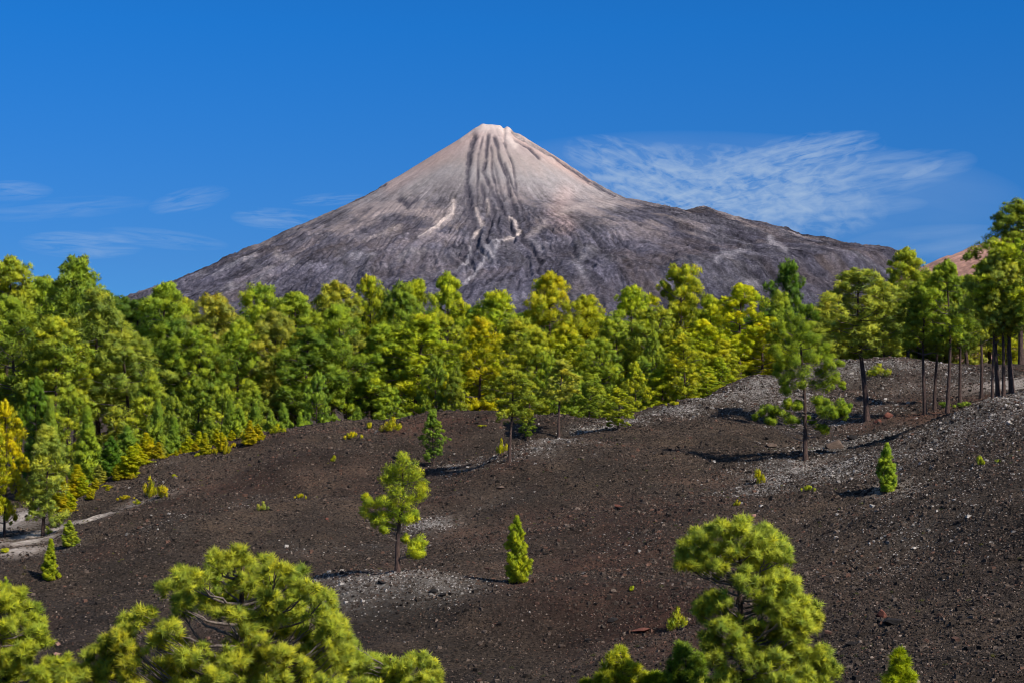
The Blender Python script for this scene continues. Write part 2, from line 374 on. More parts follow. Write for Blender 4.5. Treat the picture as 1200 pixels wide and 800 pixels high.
RED = [(466,672,1.2,1.2,.6),(606,685,1.2,1.2,.7),(945,541,1.6,1.6,.6),(1016,495,2,2,.6),(1090,484,3,3,.7),(1150,468,4,3,.6),(597,542,1.6,1.6,.6),(508,547,1.2,1.2,.6),(240,520,8,3,.6),(450,505,12,2,.6),(720,660,5,5,.55),(700,700,4,3,.5),(770,720,4,4,.6),(800,760,3,3,.5),(640,690,3,2,.4),(560,540,5,4,.3),(740,600,6,7,.3),(480,560,8,8,.25),(1080,470,7,10,.3),(330,560,8,8,.2),(960,480,6,8,.25)]
SAND = [(15,644,2.2,1.2,1),(45,628,1.8,1.2,1),(78,616,1.6,1.2,1),(110,606,1.5,1.2,1),(0,648,2.2,1.3,1),(30,634,1.8,1.3,1),(60,622,1.6,1.4,1),(95,610,1.6,1.4,1),(125,601,1.4,1.3,.85),(160,590,1.6,1.3,.5),(190,580,1.4,1.2,.35),(0,615,3,5,.9),(30,607,3,5,.9),(1190,452,5,5,.7),(1060,575,.8,2,.5),(1037,574,.8,1.6,.6)]

def build_ground():
    def axis(lo, hi, st, far):
        a = np.arange(lo, hi + st / 2, st); g = []; v = hi; s = st
        while v < far: s *= 1.22; v += s; g.append(v)
        h = []; v = lo; s = st
        while v > -far: s *= 1.22; v -= s; h.append(v)
        return np.concatenate([h[::-1], a, g])
    xs = axis(-56, 56, 0.28, 30000); ys = axis(46, 196, 0.30, 30000)
    X, Y = np.meshgrid(xs, ys)
    Z = height(X, Y)
    gr = patches(GRAVEL, X, Y) * (0.75 + 0.5 * fbm(X / 2.2, Y / 2.2, 4, 31)); gr = np.clip(gr + 0.25 * np.maximum(fbm(X / 5, Y / 5, 4, 44) - 0.25, 0), 0, 1)
    rd = np.clip(patches(RED, X, Y) + 0.5 * np.maximum(fbm(X / 6, Y / 6, 4, 71) - 0.1, 0), 0, 1)
    sa = np.clip(patches(SAND, X, Y) * (0.95 + 0.35 * fbm(X / 2, Y / 2, 3, 61)), 0, 1)
    far = sstep(188, 215, np.hypot(X, Y))
    ny, nx = X.shape; idx = np.arange(nx * ny).reshape(ny, nx)
    q = np.stack([idx[:-1, :-1], idx[:-1, 1:], idx[1:, 1:], idx[1:, :-1]], -1).reshape(-1, 4)
    me = mesh('ground', np.stack([X, Y, Z], -1).reshape(-1, 3), q, M_GROUND,
              {'gravel': ('FLOAT', gr), 'red': ('FLOAT', rd), 'sand': ('FLOAT', sa), 'far': ('FLOAT', far)}, smooth=True)
    o = link('ground', me); tag(o, 'dark brown volcanic cinder slope with pale gravel patches', None, kind='structure')
    return xs, ys, gr, rd, sa
GX, GY, GG, GRD, GSA = build_ground()

# ------------------------------------------------------------------ stones
def oct_stones(pos, size, rng, flat=0.65):
    """jittered eight-corner stones, twelve triangles each"""
    N = len(pos)
    c = np.array([[sx, sy, sz] for sz in (-1, 1) for sy in (-1, 1) for sx in (-1, 1)], float) * 0.5
    v = np.repeat(c[None], N, 0) + rng.uniform(-0.2, 0.2, (N, 8, 3))
    v[:, 4:, :2] *= rng.uniform(0.45, 0.95, (N, 1, 1))
    s = size[:, None] * np.stack([rng.uniform(.7, 1.3, N), rng.uniform(.6, 1.1, N), rng.uniform(.4, .85, N) * flat / 0.65], 1)
    v *= s[:, None]
    a = rng.uniform(0, 6.28, N); b = rng.uniform(-.4, .4, N)
    ca, sa, cb, sb = np.cos(a), np.sin(a), np.cos(b), np.sin(b)
    x = v[..., 0] * cb[:, None] + v[..., 2] * sb[:, None]; z = -v[..., 0] * sb[:, None] + v[..., 2] * cb[:, None]; y = v[..., 1]
    v = np.stack([x * ca[:, None] - y * sa[:, None], x * sa[:, None] + y * ca[:, None], z], -1) + pos[:, None]
    f = np.array([[0,2,1],[1,2,3],[4,5,6],[5,7,6],[0,1,4],[1,5,4],[2,6,3],[3,6,7],[0,4,2],[2,4,6],[1,3,5],[3,7,5]])
    F_ = (f[None] + (np.arange(N) * 8)[:, None, None]).reshape(-1, 3)
    return v.reshape(-1, 3), F_
def build_gravel():
    rng = np.random.default_rng(4)
    # spread over the slopes in view, density by patch
    N = 1750000
    d = rng.uniform(52, 180, N); a = rng.uniform(-0.285, 0.285, N); keep = rng.uniform(0, 1, N) < (d / 180)
    d = d[keep]; a = a[keep]; x = a * d; y = d
    ix = np.clip(np.searchsorted(GX, x), 0, len(GX) - 1); iy = np.clip(np.searchsorted(GY, y), 0, len(GY) - 1)
    g = GG[iy, ix]; r = GRD[iy, ix]; s = GSA[iy, ix]
    clump = fbm(x / 3.5, y / 3.5, 4, 90); big = sstep(0, 25, x + 4) * (1 - sstep(105, 130, y))
    dens = np.clip(0.28 + 0.60 * big + 0.5 * g + 0.7 * np.maximum(clump, 0) - 0.5 * s, 0.02, 1)
    k = rng.uniform(0, 1, len(x)) < dens
    x, y, g, r, s, clump = x[k], y[k], g[k], r[k], s[k], clump[k]
    n = len(x)
    size = 0.045 + 0.026 * rng.pareto(2.6, n); size = np.minimum(size, 0.21) * (1 + 0.35 * sstep(90, 160, y))
    size = np.where(rng.uniform(0, 1, n) < g, np.minimum(size, .12), size)
    z = height(x, y) + size * 0.1
    base = np.stack([rng.uniform(.012, .075, n)] * 3, 1) * np.array([1.0, .74, .57])
    base = np.where((rng.uniform(0, 1, n) < 0.25)[:, None], base * rng.uniform(1.5, 2.8, (n, 1)), base)
    pale = (rng.uniform(0, 1, n) < g * 0.8)[:, None]
    base = np.where(pale, rng.uniform(.13, .42, (n, 1)) * np.array([1.06, .96, .86]), base)
    redm = (rng.uniform(0, 1, n) < 0.05 + r * 0.45)[:, None]
    base = np.where(redm & ~pale, rng.uniform(.06, .14, (n, 1)) * np.array([1.1, .60, .42]), base)
    tan = (rng.uniform(0, 1, n) < 0.02)[:, None] & (size < .13)[:, None]
    base = np.where(tan, rng.uniform(.16, .32, (n, 1)) * np.array([1.05, .82, .66]), base)
    V, Fc = oct_stones(np.stack([x, y, z], 1), size, rng)
    tint = np.repeat(np.hstack([base, np.ones((n, 1))]), 8, 0)
    me = mesh('gravel', V, Fc, M_STONE, {'tint': ('FLOAT_COLOR', tint)})
    tag(link('gravel', me), 'loose dark cinder stones and pale pebbles strewn over the slopes', 'gravel', kind='stuff')
build_gravel()

def ico(sub):
    import bmesh
    bm = bmesh.new(); bmesh.ops.create_icosphere(bm, subdivisions=sub, radius=1.0)
    v = np.array([p.co[:] for p in bm.verts]); f = np.array([[q.index for q in p.verts] for p in bm.faces]); bm.free(); return v, f
ICO_V, ICO_F = ico(4)
def rock(px, py, wpx, col, seed, label, flat=0.6, long=1.0):
    x, y, z = ground_hit(px, py)
    s = wpx / F * y / 2
    rng = np.random.default_rng(seed)
    v = ICO_V.copy()
    # chop with random planes for broken faces
    for _ in range(13):
        nrm = norm(rng.normal(size=3)); h = rng.uniform(0.5, 0.85)
        dd = v @ nrm; over = dd > h; v[over] -= np.outer(dd[over] - h, nrm) * 0.93
    v *= 1 + 0.07 * fbm(v[:, 0] * 3 + seed, v[:, 1] * 3 + v[:, 2] * 2.3, 4, seed)[:, None]
    v *= s * np.array([long, 0.85, flat])
    tint = np.ones((len(v), 4)); tint[:, :3] = np.array(col) * (1 + 0.35 * fbm(v[:, 0] / s * 2, v[:, 2] / s * 3, 3, seed + 5))[:, None]
    me = mesh('rock', v, ICO_F, M_STONE, {'tint': ('FLOAT_COLOR', tint)})
    o = link('rock', me); o.location = (x, y, z + s * flat * 0.42); o.rotation_euler = (rng.uniform(-.2, .2), rng.uniform(-.2, .2), rng.uniform(-0.5, 0.5))
    tag(o, label, 'rock', 'larger rocks lying on the cinder slope')
DK = (.022, .019, .018); BR = (.12, .085, .065); RD = (.17, .065, .045); PK = (.30, .17, .13)
for i, a in enumerate([
 (1033,722,16,RD,'reddish jagged rock on top of the small black outcrop at lower right',.9,1.0),
 (1047,731,26,DK,'low black lava outcrop right of the reddish rock at lower right',.45,1.2),
 (1030,731,10,DK,'dark block at the left foot of the reddish outcrop rock',.9,1.0),
 (1000,755,20,DK,'flat dark rock left below the small lava outcrop',.35,1.3),
 (659,759,9,BR,'isolated rounded brown rock on the bare dark slope at bottom centre',.8,1.0),
 (587,573,9,BR,'tan rock right of the open pine on the upper slope',.6,1.2),
 (725,595,13,RD,'low rust red rock in the middle of the dark slope',.45,1.2),
 (752,742,18,RD,'long rust red slab near the small yellow seedling',.35,1.5),
 (883,606,8,PK,'small pink rock just above the big pine at lower right',.8,1.0),
 (978,525,22,BR,'large brown boulder on gravel right of the layered pine',.7,1.1),
 (903,524,14,BR,'brown rock in tree shade left of the layered pine trunk',.6,1.1),
 (1041,490,13,RD,'red rock between the lone tall trunk and the grove',.8,1.0),
 (1029,495,9,RD,'smaller red stone right of the lone tall pine trunk',.7,1.0),
 (1000,515,14,DK,'dark rock on the shaded dip below the lone tall pine',.5,1.3),
 (68,757,7,PK,'pale pink rock, upper of two beside the pine at lower left',.9,1.0),
 (67,770,9,PK,'pale pink rock, lower of two beside the pine at lower left',.6,1.0),
 (508,698,10,DK,'black rock on the gravel mound below the open pine',.7,1.2),
 (519,700,11,DK,'black rock cluster right of another on the gravel mound',.6,1.1),
 (448,687,10,DK,'dark rock on the gravel mound below the open pine trunk',.5,1.2),
 (690,752,9,DK,'dark rock left of the long rust red slab',.6,1.2),
 (718,728,12,DK,'black lumpy rock above left of the rust red slab',.6,1.1),
 (383,611,5,RD,'tiny brick red stone high on the left slope',.8,1.0)]):
    rock(a[0], a[1], a[2], a[3], 100 + i * 7, a[4], a[5], a[6])

# ------------------------------------------------------------------ volcano
VD = 13000.0; PXM = VD / F
def build_volcano():
    SL = [(-900,520),(-250,480),(50,392),(150,348),(190,334),(230,317),(270,298),(300,286),(350,262),(400,240),(430,225),(470,203),(510,178),(540,160),(555,149),(564,145),(575,144)]
    SR = [(575,144),(586,145),(597,149),(610,155),(620,162),(650,180),(690,207),(715,221),(735,231),(780,240),(810,246),(850,250),(900,262),(950,277),(1000,286),(1035,290),(1060,294),(1085,314),(1200,375),(1500,450),(2100,515)]
    lr = np.array([(575 - a) * PXM for a, b in SL])[::-1]; lh = np.array([(520 - b) * PXM for a, b in SL])[::-1]
    rr = np.array([(a - 575) * PXM for a, b in SR]); rh = np.array([(520 - b) * PXM for a, b in SR])
    x0, x1 = -3600, 5200
    xs = np.concatenate([np.arange(-7000, x0, 90), np.arange(x0, x1, 7.5), np.arange(x1, 9000, 120)])
    ys = np.concatenate([np.arange(-5200, -2600, 30), np.arange(-2600, 500, 8.5), np.arange(500, 3600, 90)])
    X, Y = np.meshgrid(xs, ys); r = np.hypot(X, Y); th = np.arctan2(Y, X)
    wgt = (1 + np.cos(th)) / 2; wgt = wgt * wgt * (3 - 2 * wgt)
    # the front face falls more steadily than the right shoulder
    near_ = np.maximum(-np.sin(th), 0) * r / VD; re = r * (1 + 1.25 * near_)
    H = (np.interp(re, lr, lh) * (1 - wgt) + np.interp(re, rr, rh) * wgt) * (1 - 1.05 * near_)
    py = 520 - H / PXM
    low = sstep(240, 310, py + 14 * fbm(X / 300, Y / 300, 3, 19))                       # 0 on the smooth cone, 1 on the lava flanks
    shoulder = sstep(800, 1300, X) * sstep(225, 245, py)
    low = np.maximum(low, shoulder)
    a = th * 9 + 0.6 * fbm(X / 500, Y / 500, 3, 2)
    gully = ridged(a * 1.6, r / 1500, 4, 12)
    fine = ridged(a * 7 + .9 * fbm(X / 70, Y / 70, 3, 34), r / 420, 5, 33)
    amp = sstep(60, 700, r)
    H2 = H + amp * ((4 + 22 * low) * (gully - .35) + (1.5 + 13 * low * (.5 + vn(X / 240, Y / 240, 881)) + 4 * sstep(200, 260, py)) * (fine - .3))
    lobes = ridged(X / 420 + Y / 900, Y / 380 - X / 1500, 5, 55)
    H2 = H2 + low * 14 * (lobes - .35) + low * 11 * (ridged(X / 110, Y / 130, 4, 8) - .3) + amp * (2 + 5 * low) * fbm(X / 40, Y / 40, 3, 3)
    # summit: small rim with a notch on its right side
    H2 += 10 * np.exp(-((X + 55) / 26) ** 2 - (Y / 90) ** 2) - 15 * np.exp(-((X - 88) / 12) ** 2) * (r < 260) + 10 * np.exp(-((X - 118) / 22) ** 2 - (Y / 90) ** 2)
    H2 += 30 * np.exp(-((X - (825 - 575) * PXM) / 60) ** 2 - ((Y) / 500) ** 2)
    # the central lava channels between levees
    PX = 575 + X / PXM * VD / (VD + Y); PY = 520 - H / PXM * VD / (VD + Y)
    def line(pl, wd, wd2=None):
        best = np.full(X.shape, 0.0)
        for (p, q) in zip(pl[:-1], pl[1:]):
            p = np.array(p, float); q = np.array(q, float); dv = q - p; L = dv @ dv
            tt = np.clip(((PX - p[0]) * dv[0] + (PY - p[1]) * dv[1]) / L, 0, 1)
            dd = np.hypot(PX - p[0] - tt * dv[0], PY - p[1] - tt * dv[1])
            best = np.maximum(best, np.exp(-(dd / wd) ** 2))
        return best
    front = (Y < 60)
    nz = 0.5 + 0.5 * fbm(X / 60, Y / 60, 4, 77); PX = PX + 1.5 * fbm(X / 60, Y / 140, 4, 5); PY = PY + 2 * fbm(X / 90, Y / 70, 3, 6)
    dark = np.zeros_like(X)
    for pl, wd, k in [([(556,158),(551,180),(548,200),(550,231),(556,255),(563,275),(560,290)],3.6,1.2),
                   ([(576,170),(578,200),(584,228),(596,252),(604,272)],1.6,.9),([(548,215),(544,240),(548,262)],3,.6),([(566,215),(570,240),(578,262),(574,285)],2.6,.8),([(592,190),(600,212),(612,240),(624,262)],1.3,.7),
                   ([(565,160),(560,185),(561,210),(560,235)],1.5,.6),
                   ([(572,157),(570,180),(567,199),(578,222),(588,240),(604,266),(618,280)],2.4,1.0),
                   ([(580,160),(586,182),(594,205),(600,230),(606,250)],2.0,.9),
                   ([(590,165),(600,185),(604,200),(606,222)],1.2,.6),
                   ([(601,152),(622,166),(648,182),(672,198),(700,216),(720,228)],2.0,1.0),
                   ([(604,163),(620,172),(632,184)],1.8,.8),
                   ([(580,190),(585,215),(592,235)],1.4,.6),
                   ([(575,235),(585,262),(592,280)],3.0,.7),
                   ([(552,250),(556,280),(545,300)],4.0,.7),
                   ([(600,262),(625,285),(665,292)],5.0,.6),
                   ([(468,232),(478,240),(488,232)],4.0,.7),([(440,262),(452,258)],4,.6),([(420,250),(432,243)],3,.5),
                   ([(350,262),(400,240),(430,225),(450,216)],2.2,.7),([(690,207),(735,231)],3,.5)]:
        dark = np.maximum(dark, k * line(pl, wd))
    pale = np.zeros_like(X)
    for pl, wd, k in [([(533,233),(532,249),(512,265),(492,277)],2.0,1.0),
                   ([(533,236),(529,252),(515,262)],3.4,.5),
                   ([(560,243),(564,255),(570,264),(556,277),(554,292),(552,303),(540,313)],1.8,.75),
                   ([(572,232),(575,250)],2,.6),([(600,252),(612,266),(606,273),(588,281),(575,288)],1.8,.9),
                   ([(588,281),(583,296),(572,300),(566,313),(556,324),(547,332)],2.2,1.0),
                   ([(575,290),(580,300)],5,.8),([(595,160),(604,169)],4,1.0),([(600,150),(620,164),(650,186)],2.2,.45),
                   ([(557,150),(575,146),(596,152)],3.0,.8),([(540,162),(557,150)],3,.5),
                   ([(250,322),(272,310),(300,298)],2,.6),([(300,330),(322,312)],3,.4),([(270,330),(272,338)],3,.5),([(325,295),(345,303)],5,.35),
                   ([(845,303),(858,297),(880,290)],4,.5),([(905,280),(925,292)],3,.7),([(780,330),(815,335)],5,.4),([(870,345),(890,330)],5,.4),([(930,320),(945,330)],4,.4),
                   ([(700,290),(680,310),(690,325)],5,.35),([(640,262),(620,275),(640,290)],3,.35),([(430,280),(470,265)],3,.3),([(400,300),(440,296)],4,.35),([(470,300),(500,290)],4,.3),([(655,250),(690,238),(720,240)],4,.3)]:
        pale = np.maximum(pale, k * line(pl, wd))
    rag = np.clip(1.05 + 1.0 * fbm(X / 34, Y / 70, 4, 501), 0, 1.5)
    dark *= front * (0.45 + 0.7 * nz) * rag; pale *= front * (0.55 + 0.7 * nz)
    H2 -= 16 * dark * (1 - low * .5); H2 += 6 * pale
    H2[0, :] -= 50
    # albedo by height and side, bluish distance haze tinted into the colours
    stops = [(140,(216,202,194)),(150,(190,170,162)),(165,(168,151,146)),(190,(158,144,138)),(215,(150,142,140)),(240,(130,122,122)),(262,(98,93,98)),(290,(79,76,85)),(350,(76,73,83)),(420,(72,70,80))]
    PY0 = 520 - H / PXM + 16 * fbm(X / 260, Y / 260, 4, 41) + 10 * (gully - .3)
    # on the right shoulder the lava starts higher
    PY0 = PY0 + 34 * sstep(700, 1100, X) * sstep(215, 240, py) + 10 * sstep(-600, -1400, X) * 0
    cols = np.stack([np.interp(PY0, [s[0] for s in stops], [lin(*s[1])[i] for s in stops]) for i in range(3)], -1) * 1.0
    # pink scree down the left shoulder and right rim
    lp = line([(555,152),(520,176),(490,196),(455,214)], 10) * .42; rp = line([(605,155),(650,185),(690,210)], 7) * .5 + line([(665,225),(655,248),(668,262)], 12) * .25
    pk = np.clip(lp + rp, 0, 1)[..., None]; cols = cols * (1 - pk) + lin(200,164,150) * pk
    cols = cols * (1 + 0.12 * fbm(a * 4, r / 900, 4, 91)[..., None] + .10 * fbm(X / 120, Y / 200, 4, 92)[..., None])
    lavan = fbm(X / 160 + Y / 300, Y / 160, 5, 66)
    mid_ = sstep(205, 255, py); strk = fbm(a * 9 + .5 * fbm(X / 120, Y / 120, 3, 301), r / 420, 5, 302, .6); pat = fbm(X / 210 + Y / 500, Y / 240, 5, 303, .6); spk = fbm(X / 26, Y / 30, 4, 304, .75)
    cols = cols * (1 + (mid_ * (.60 * strk + .45 * pat) + (.14 + .55 * mid_) * spk)[..., None])
    warm = (mid_ * np.clip(pat * 2.2 + .1, 0, 1) * sstep(335, 250, py) * (X < 200) * .55)[..., None] if False else (mid_ * np.clip(pat * 2.4, 0, 1) * (1 - sstep(270, 330, py)) * .6)[..., None]
    cols = cols * (1 - warm) + lin(158, 142, 136) * warm
    cols = cols * (1 - .25 * sstep(600, 1200, X)[..., None] * low[..., None])
    cols = cols * (1 + (low * 0.6 * lavan)[..., None]); wb = (low * np.clip(lobes * 1.2 - 0.35, 0, 1) * 0.28)[..., None]; cols = cols * (1 - wb) + lin(150, 145, 150) * wb
    brown = (low * np.clip(fbm(X / 300, Y / 300, 4, 15) * 2, 0, 1) * .3)[..., None]; cols = cols * (1 - brown) + lin(118, 104, 100) * brown
    dk = np.clip(dark * 1.5, 0, 1)[..., None] * .9; cols = cols * (1 - dk) + lin(76, 72, 80) * dk
    pl = np.clip(pale, 0, 1)[..., None] * .85; cols = cols * (1 - pl) + (lin(206, 188, 178) * (1 - sstep(292, 318, PY0)[..., None]) + lin(158, 152, 156) * sstep(292, 318, PY0)[..., None]) * pl
    cols = np.clip(cols, 0.01, 0.9)
    ny, nx = X.shape; idx = np.arange(nx * ny).reshape(ny, nx)
    q = np.stack([idx[:-1, :-1], idx[:-1, 1:], idx[1:, 1:], idx[1:, :-1]], -1).reshape(-1, 4)
    ax = (575 - 600) / F * VD
    tint = np.concatenate([cols, np.ones(X.shape + (1,))], -1)
    me = mesh('volcano', np.stack([X + ax, Y + VD, H2 + CAMZ], -1).reshape(-1, 3), q, M_VOLC, {'tint': ('FLOAT_COLOR', tint), 'lava': ('FLOAT', np.clip(low + dark * .5, 0, 1))}, smooth=True)
    tag(link('volcano', me), 'huge grey volcano cone with pinkish summit and pale scree gullies', None, kind='structure')
build_volcano()
def build_far_hill():
    d = 2600.0
    xs = np.arange(500, 1500, 6.0); ys = np.arange(-500, 500, 8.0)
    X, Y = np.meshgrid(xs, ys)
    sil = np.interp(600 + X / d * F, [1000, 1060, 1093, 1120, 1150, 1200, 1400, 1900], [360, 322, 304, 294, 284, 268, 240, 300])
    hh = (520 - sil) / F * d
    Z = hh - (Y / 500) ** 2 * hh * 1.1 + 5 * fbm(X / 60, Y / 60, 5, 3) + 4 * ridged(X / 40, Y / 160, 3, 9) - 3
    c = lin(186, 142, 124) * (1 + .3 * fbm(X / 50, Y / 80, 4, 4)[..., None]); c = np.concatenate([c, np.ones(X.shape + (1,))], -1)
    ny, nx = X.shape; idx = np.arange(nx * ny).reshape(ny, nx)
    q = np.stack([idx[:-1, :-1], idx[:-1, 1:], idx[1:, 1:], idx[1:, :-1]], -1).reshape(-1, 4)
    me = mesh('distant_hill', np.stack([X, Y + d, Z + CAMZ], -1).reshape(-1, 3), q, M_VOLC, {'tint': ('FLOAT_COLOR', c), 'lava': ('FLOAT', np.full(X.shape, .35))}, smooth=True)
    tag(link('distant_hill', me), 'pinkish bare hill rising at the right edge behind the pines', None, kind='structure')
build_far_hill()

# ------------------------------------------------------------------ trees
def tube(path, rad, seg=7):
    path = np.asarray(path, float); rad = np.asarray(rad, float); n = len(path)
    tg = norm(np.gradient(path, axis=0)); ref = np.where(np.abs(tg[:, 2:3]) > .9, np.array([[1., 0, 0]]), np.array([[0, 0, 1.]]))
    u = norm(np.cross(tg, ref)); v = np.cross(tg, u)
    a = np.arange(seg) / seg * 2 * math.pi
    V = path[:, None] + rad[:, None, None] * (np.cos(a)[None, :, None] * u[:, None] + np.sin(a)[None, :, None] * v[:, None])
    i = np.arange(n - 1)[:, None] * seg; j = np.arange(seg)[None]; k = (j + 1) % seg
    q = np.stack([i + j, i + k, i + seg + k, i + seg + j], -1).reshape(-1, 4)
    return V.reshape(-1, 3), q
class Wood:
    def __init__(s): s.V = []; s.F = []; s.n = 0
    def add(s, path, rad, seg=7):
        V, q = tube(path, rad, seg); s.V.append(V); s.F.append(q + s.n); s.n += len(V)
    def limb(s, p0, p1, r0, r1, rng, sag=0.1, seg=5, n=7):
        p0 = np.asarray(p0, float); p1 = np.asarray(p1, float); t_ = np.linspace(0, 1, n)[:, None]
        L = np.linalg.norm(p1 - p0)
        mid = np.sin(t_ * math.pi) * np.array([[rng.normal() * .05, rng.normal() * .05, -sag]]) * L
        P = p0 + (p1 - p0) * t_ + mid + rng.normal(size=(n, 3)) * L * 0.018 * np.sin(t_ * math.pi)
        s.add(P, r0 + (r1 - r0) * t_[:, 0], seg); return P
    def mesh(s, name):
        lb = np.concatenate([np.full(len(v), 0.0 if i == 0 else 1.0) for i, v in enumerate(s.V)])
        return mesh(name, np.concatenate(s.V), np.concatenate(s.F), M_BARK, {'limb': ('FLOAT', lb)}, smooth=True)

def blades(cent, rad, per, blen, bw, rng, flat=0.88, up=0.30, spread=0.55, shell=0.55, shade=None, droop=0.0):
    """needle tufts filling ellipsoid clumps. cent (N,3) rad (N,) -> verts, faces, attrs"""
    N = len(cent); per = np.asarray(per, int) if np.ndim(per) else np.full(N, int(per))
    ci = np.repeat(np.arange(N), per); n = len(ci)
    dirs = rng.normal(size=(n, 3)); dirs[:, 2] += up * 0.6; dirs = norm(dirs)
    rr = (shell + (1 - shell) * rng.uniform(0, 1, n) ** 0.6) * rng.uniform(.86, 1.12, n)
    off = dirs * (rad[ci] * rr)[:, None]; off[:, 2] *= flat
    p = cent[ci] + off
    tang = rng.normal(size=(n, 3)); tang -= dirs * np.sum(tang * dirs, 1, keepdims=True); tang = norm(tang)
    bd = norm(dirs * .55 + tang * (spread + .25) + np.array([0, 0, up - droop]))
    side = norm(np.cross(bd, dirs) + rng.normal(size=(n, 3)) * .35)
    L = blen * rng.uniform(.7, 1.25, n); Wd = bw * rng.uniform(.7, 1.3, n)
    a = p - bd * (L * .35)[:, None]; b = p + bd * (L * .65)[:, None]
    V = np.stack([a - side * Wd[:, None] / 2, a + side * Wd[:, None] / 2, b], 1).reshape(-1, 3)
    Fc = np.arange(n * 3).reshape(-1, 3)
    nr = norm(dirs * np.array([1, 1, 1 / flat]) + np.array([0, 0, .25]))
    if shade is None: shade = rng.uniform(-1, 1, N)
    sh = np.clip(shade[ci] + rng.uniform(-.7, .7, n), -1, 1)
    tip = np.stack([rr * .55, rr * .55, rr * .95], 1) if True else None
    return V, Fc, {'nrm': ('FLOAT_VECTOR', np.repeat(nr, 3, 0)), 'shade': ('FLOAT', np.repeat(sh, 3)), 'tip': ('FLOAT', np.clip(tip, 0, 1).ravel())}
def tufts(cent, rad, rng, k=62, needles=26, nlen=0.19, nw=0.011, flat=0.8):
    """near foliage: every clump carries shoots, every shoot a brush of long needles"""
    N = len(cent); per = np.maximum((k * (rad / .3) ** 2).astype(int), 6)
    ci = np.repeat(np.arange(N), per); n = len(ci)
    dirs = rng.normal(size=(n, 3)); dirs[:, 2] += .35; dirs = norm(dirs)
    sr = rad[ci] * rng.uniform(.45, 1.0, n) ** .6
    off = dirs * sr[:, None]; off[:, 2] *= flat; sp_ = cent[ci] + off
    sdir = norm(dirs + np.array([0, 0, .55]) + rng.normal(size=(n, 3)) * .3)
    ssh = np.clip(rng.uniform(-.8, .9, N)[ci] * .5 + rng.uniform(-.9, .9, n), -1, 1)
    si = np.repeat(np.arange(n), needles); m = len(si)
    t0 = rng.uniform(-.10, .02, m)
    p = sp_[si] + sdir[si] * t0[:, None]
    nd = norm(sdir[si] * .75 + norm(rng.normal(size=(m, 3))) * .8)
    L = nlen * rng.uniform(.7, 1.2, m); side = norm(np.cross(nd, norm(dirs[si] + [0.25, -.35, .25])) + rng.normal(size=(m, 3)) * .35) * (nw / 2)
    b = p + nd * L[:, None]; b[:, 2] -= 0.10 * L
    V = np.stack([p - side, p + side, b], 1).reshape(-1, 3); Fc = np.arange(m * 3).reshape(-1, 3)
    nr = norm(dirs[si] * .9 + nd * .5 + np.array([0, 0, .2]))
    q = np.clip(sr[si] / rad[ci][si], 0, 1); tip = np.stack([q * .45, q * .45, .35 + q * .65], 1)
    return V, Fc, {'nrm': ('FLOAT_VECTOR', np.repeat(nr, 3, 0)), 'shade': ('FLOAT', np.repeat(ssh[si], 3)), 'tip': ('FLOAT', tip.ravel())}

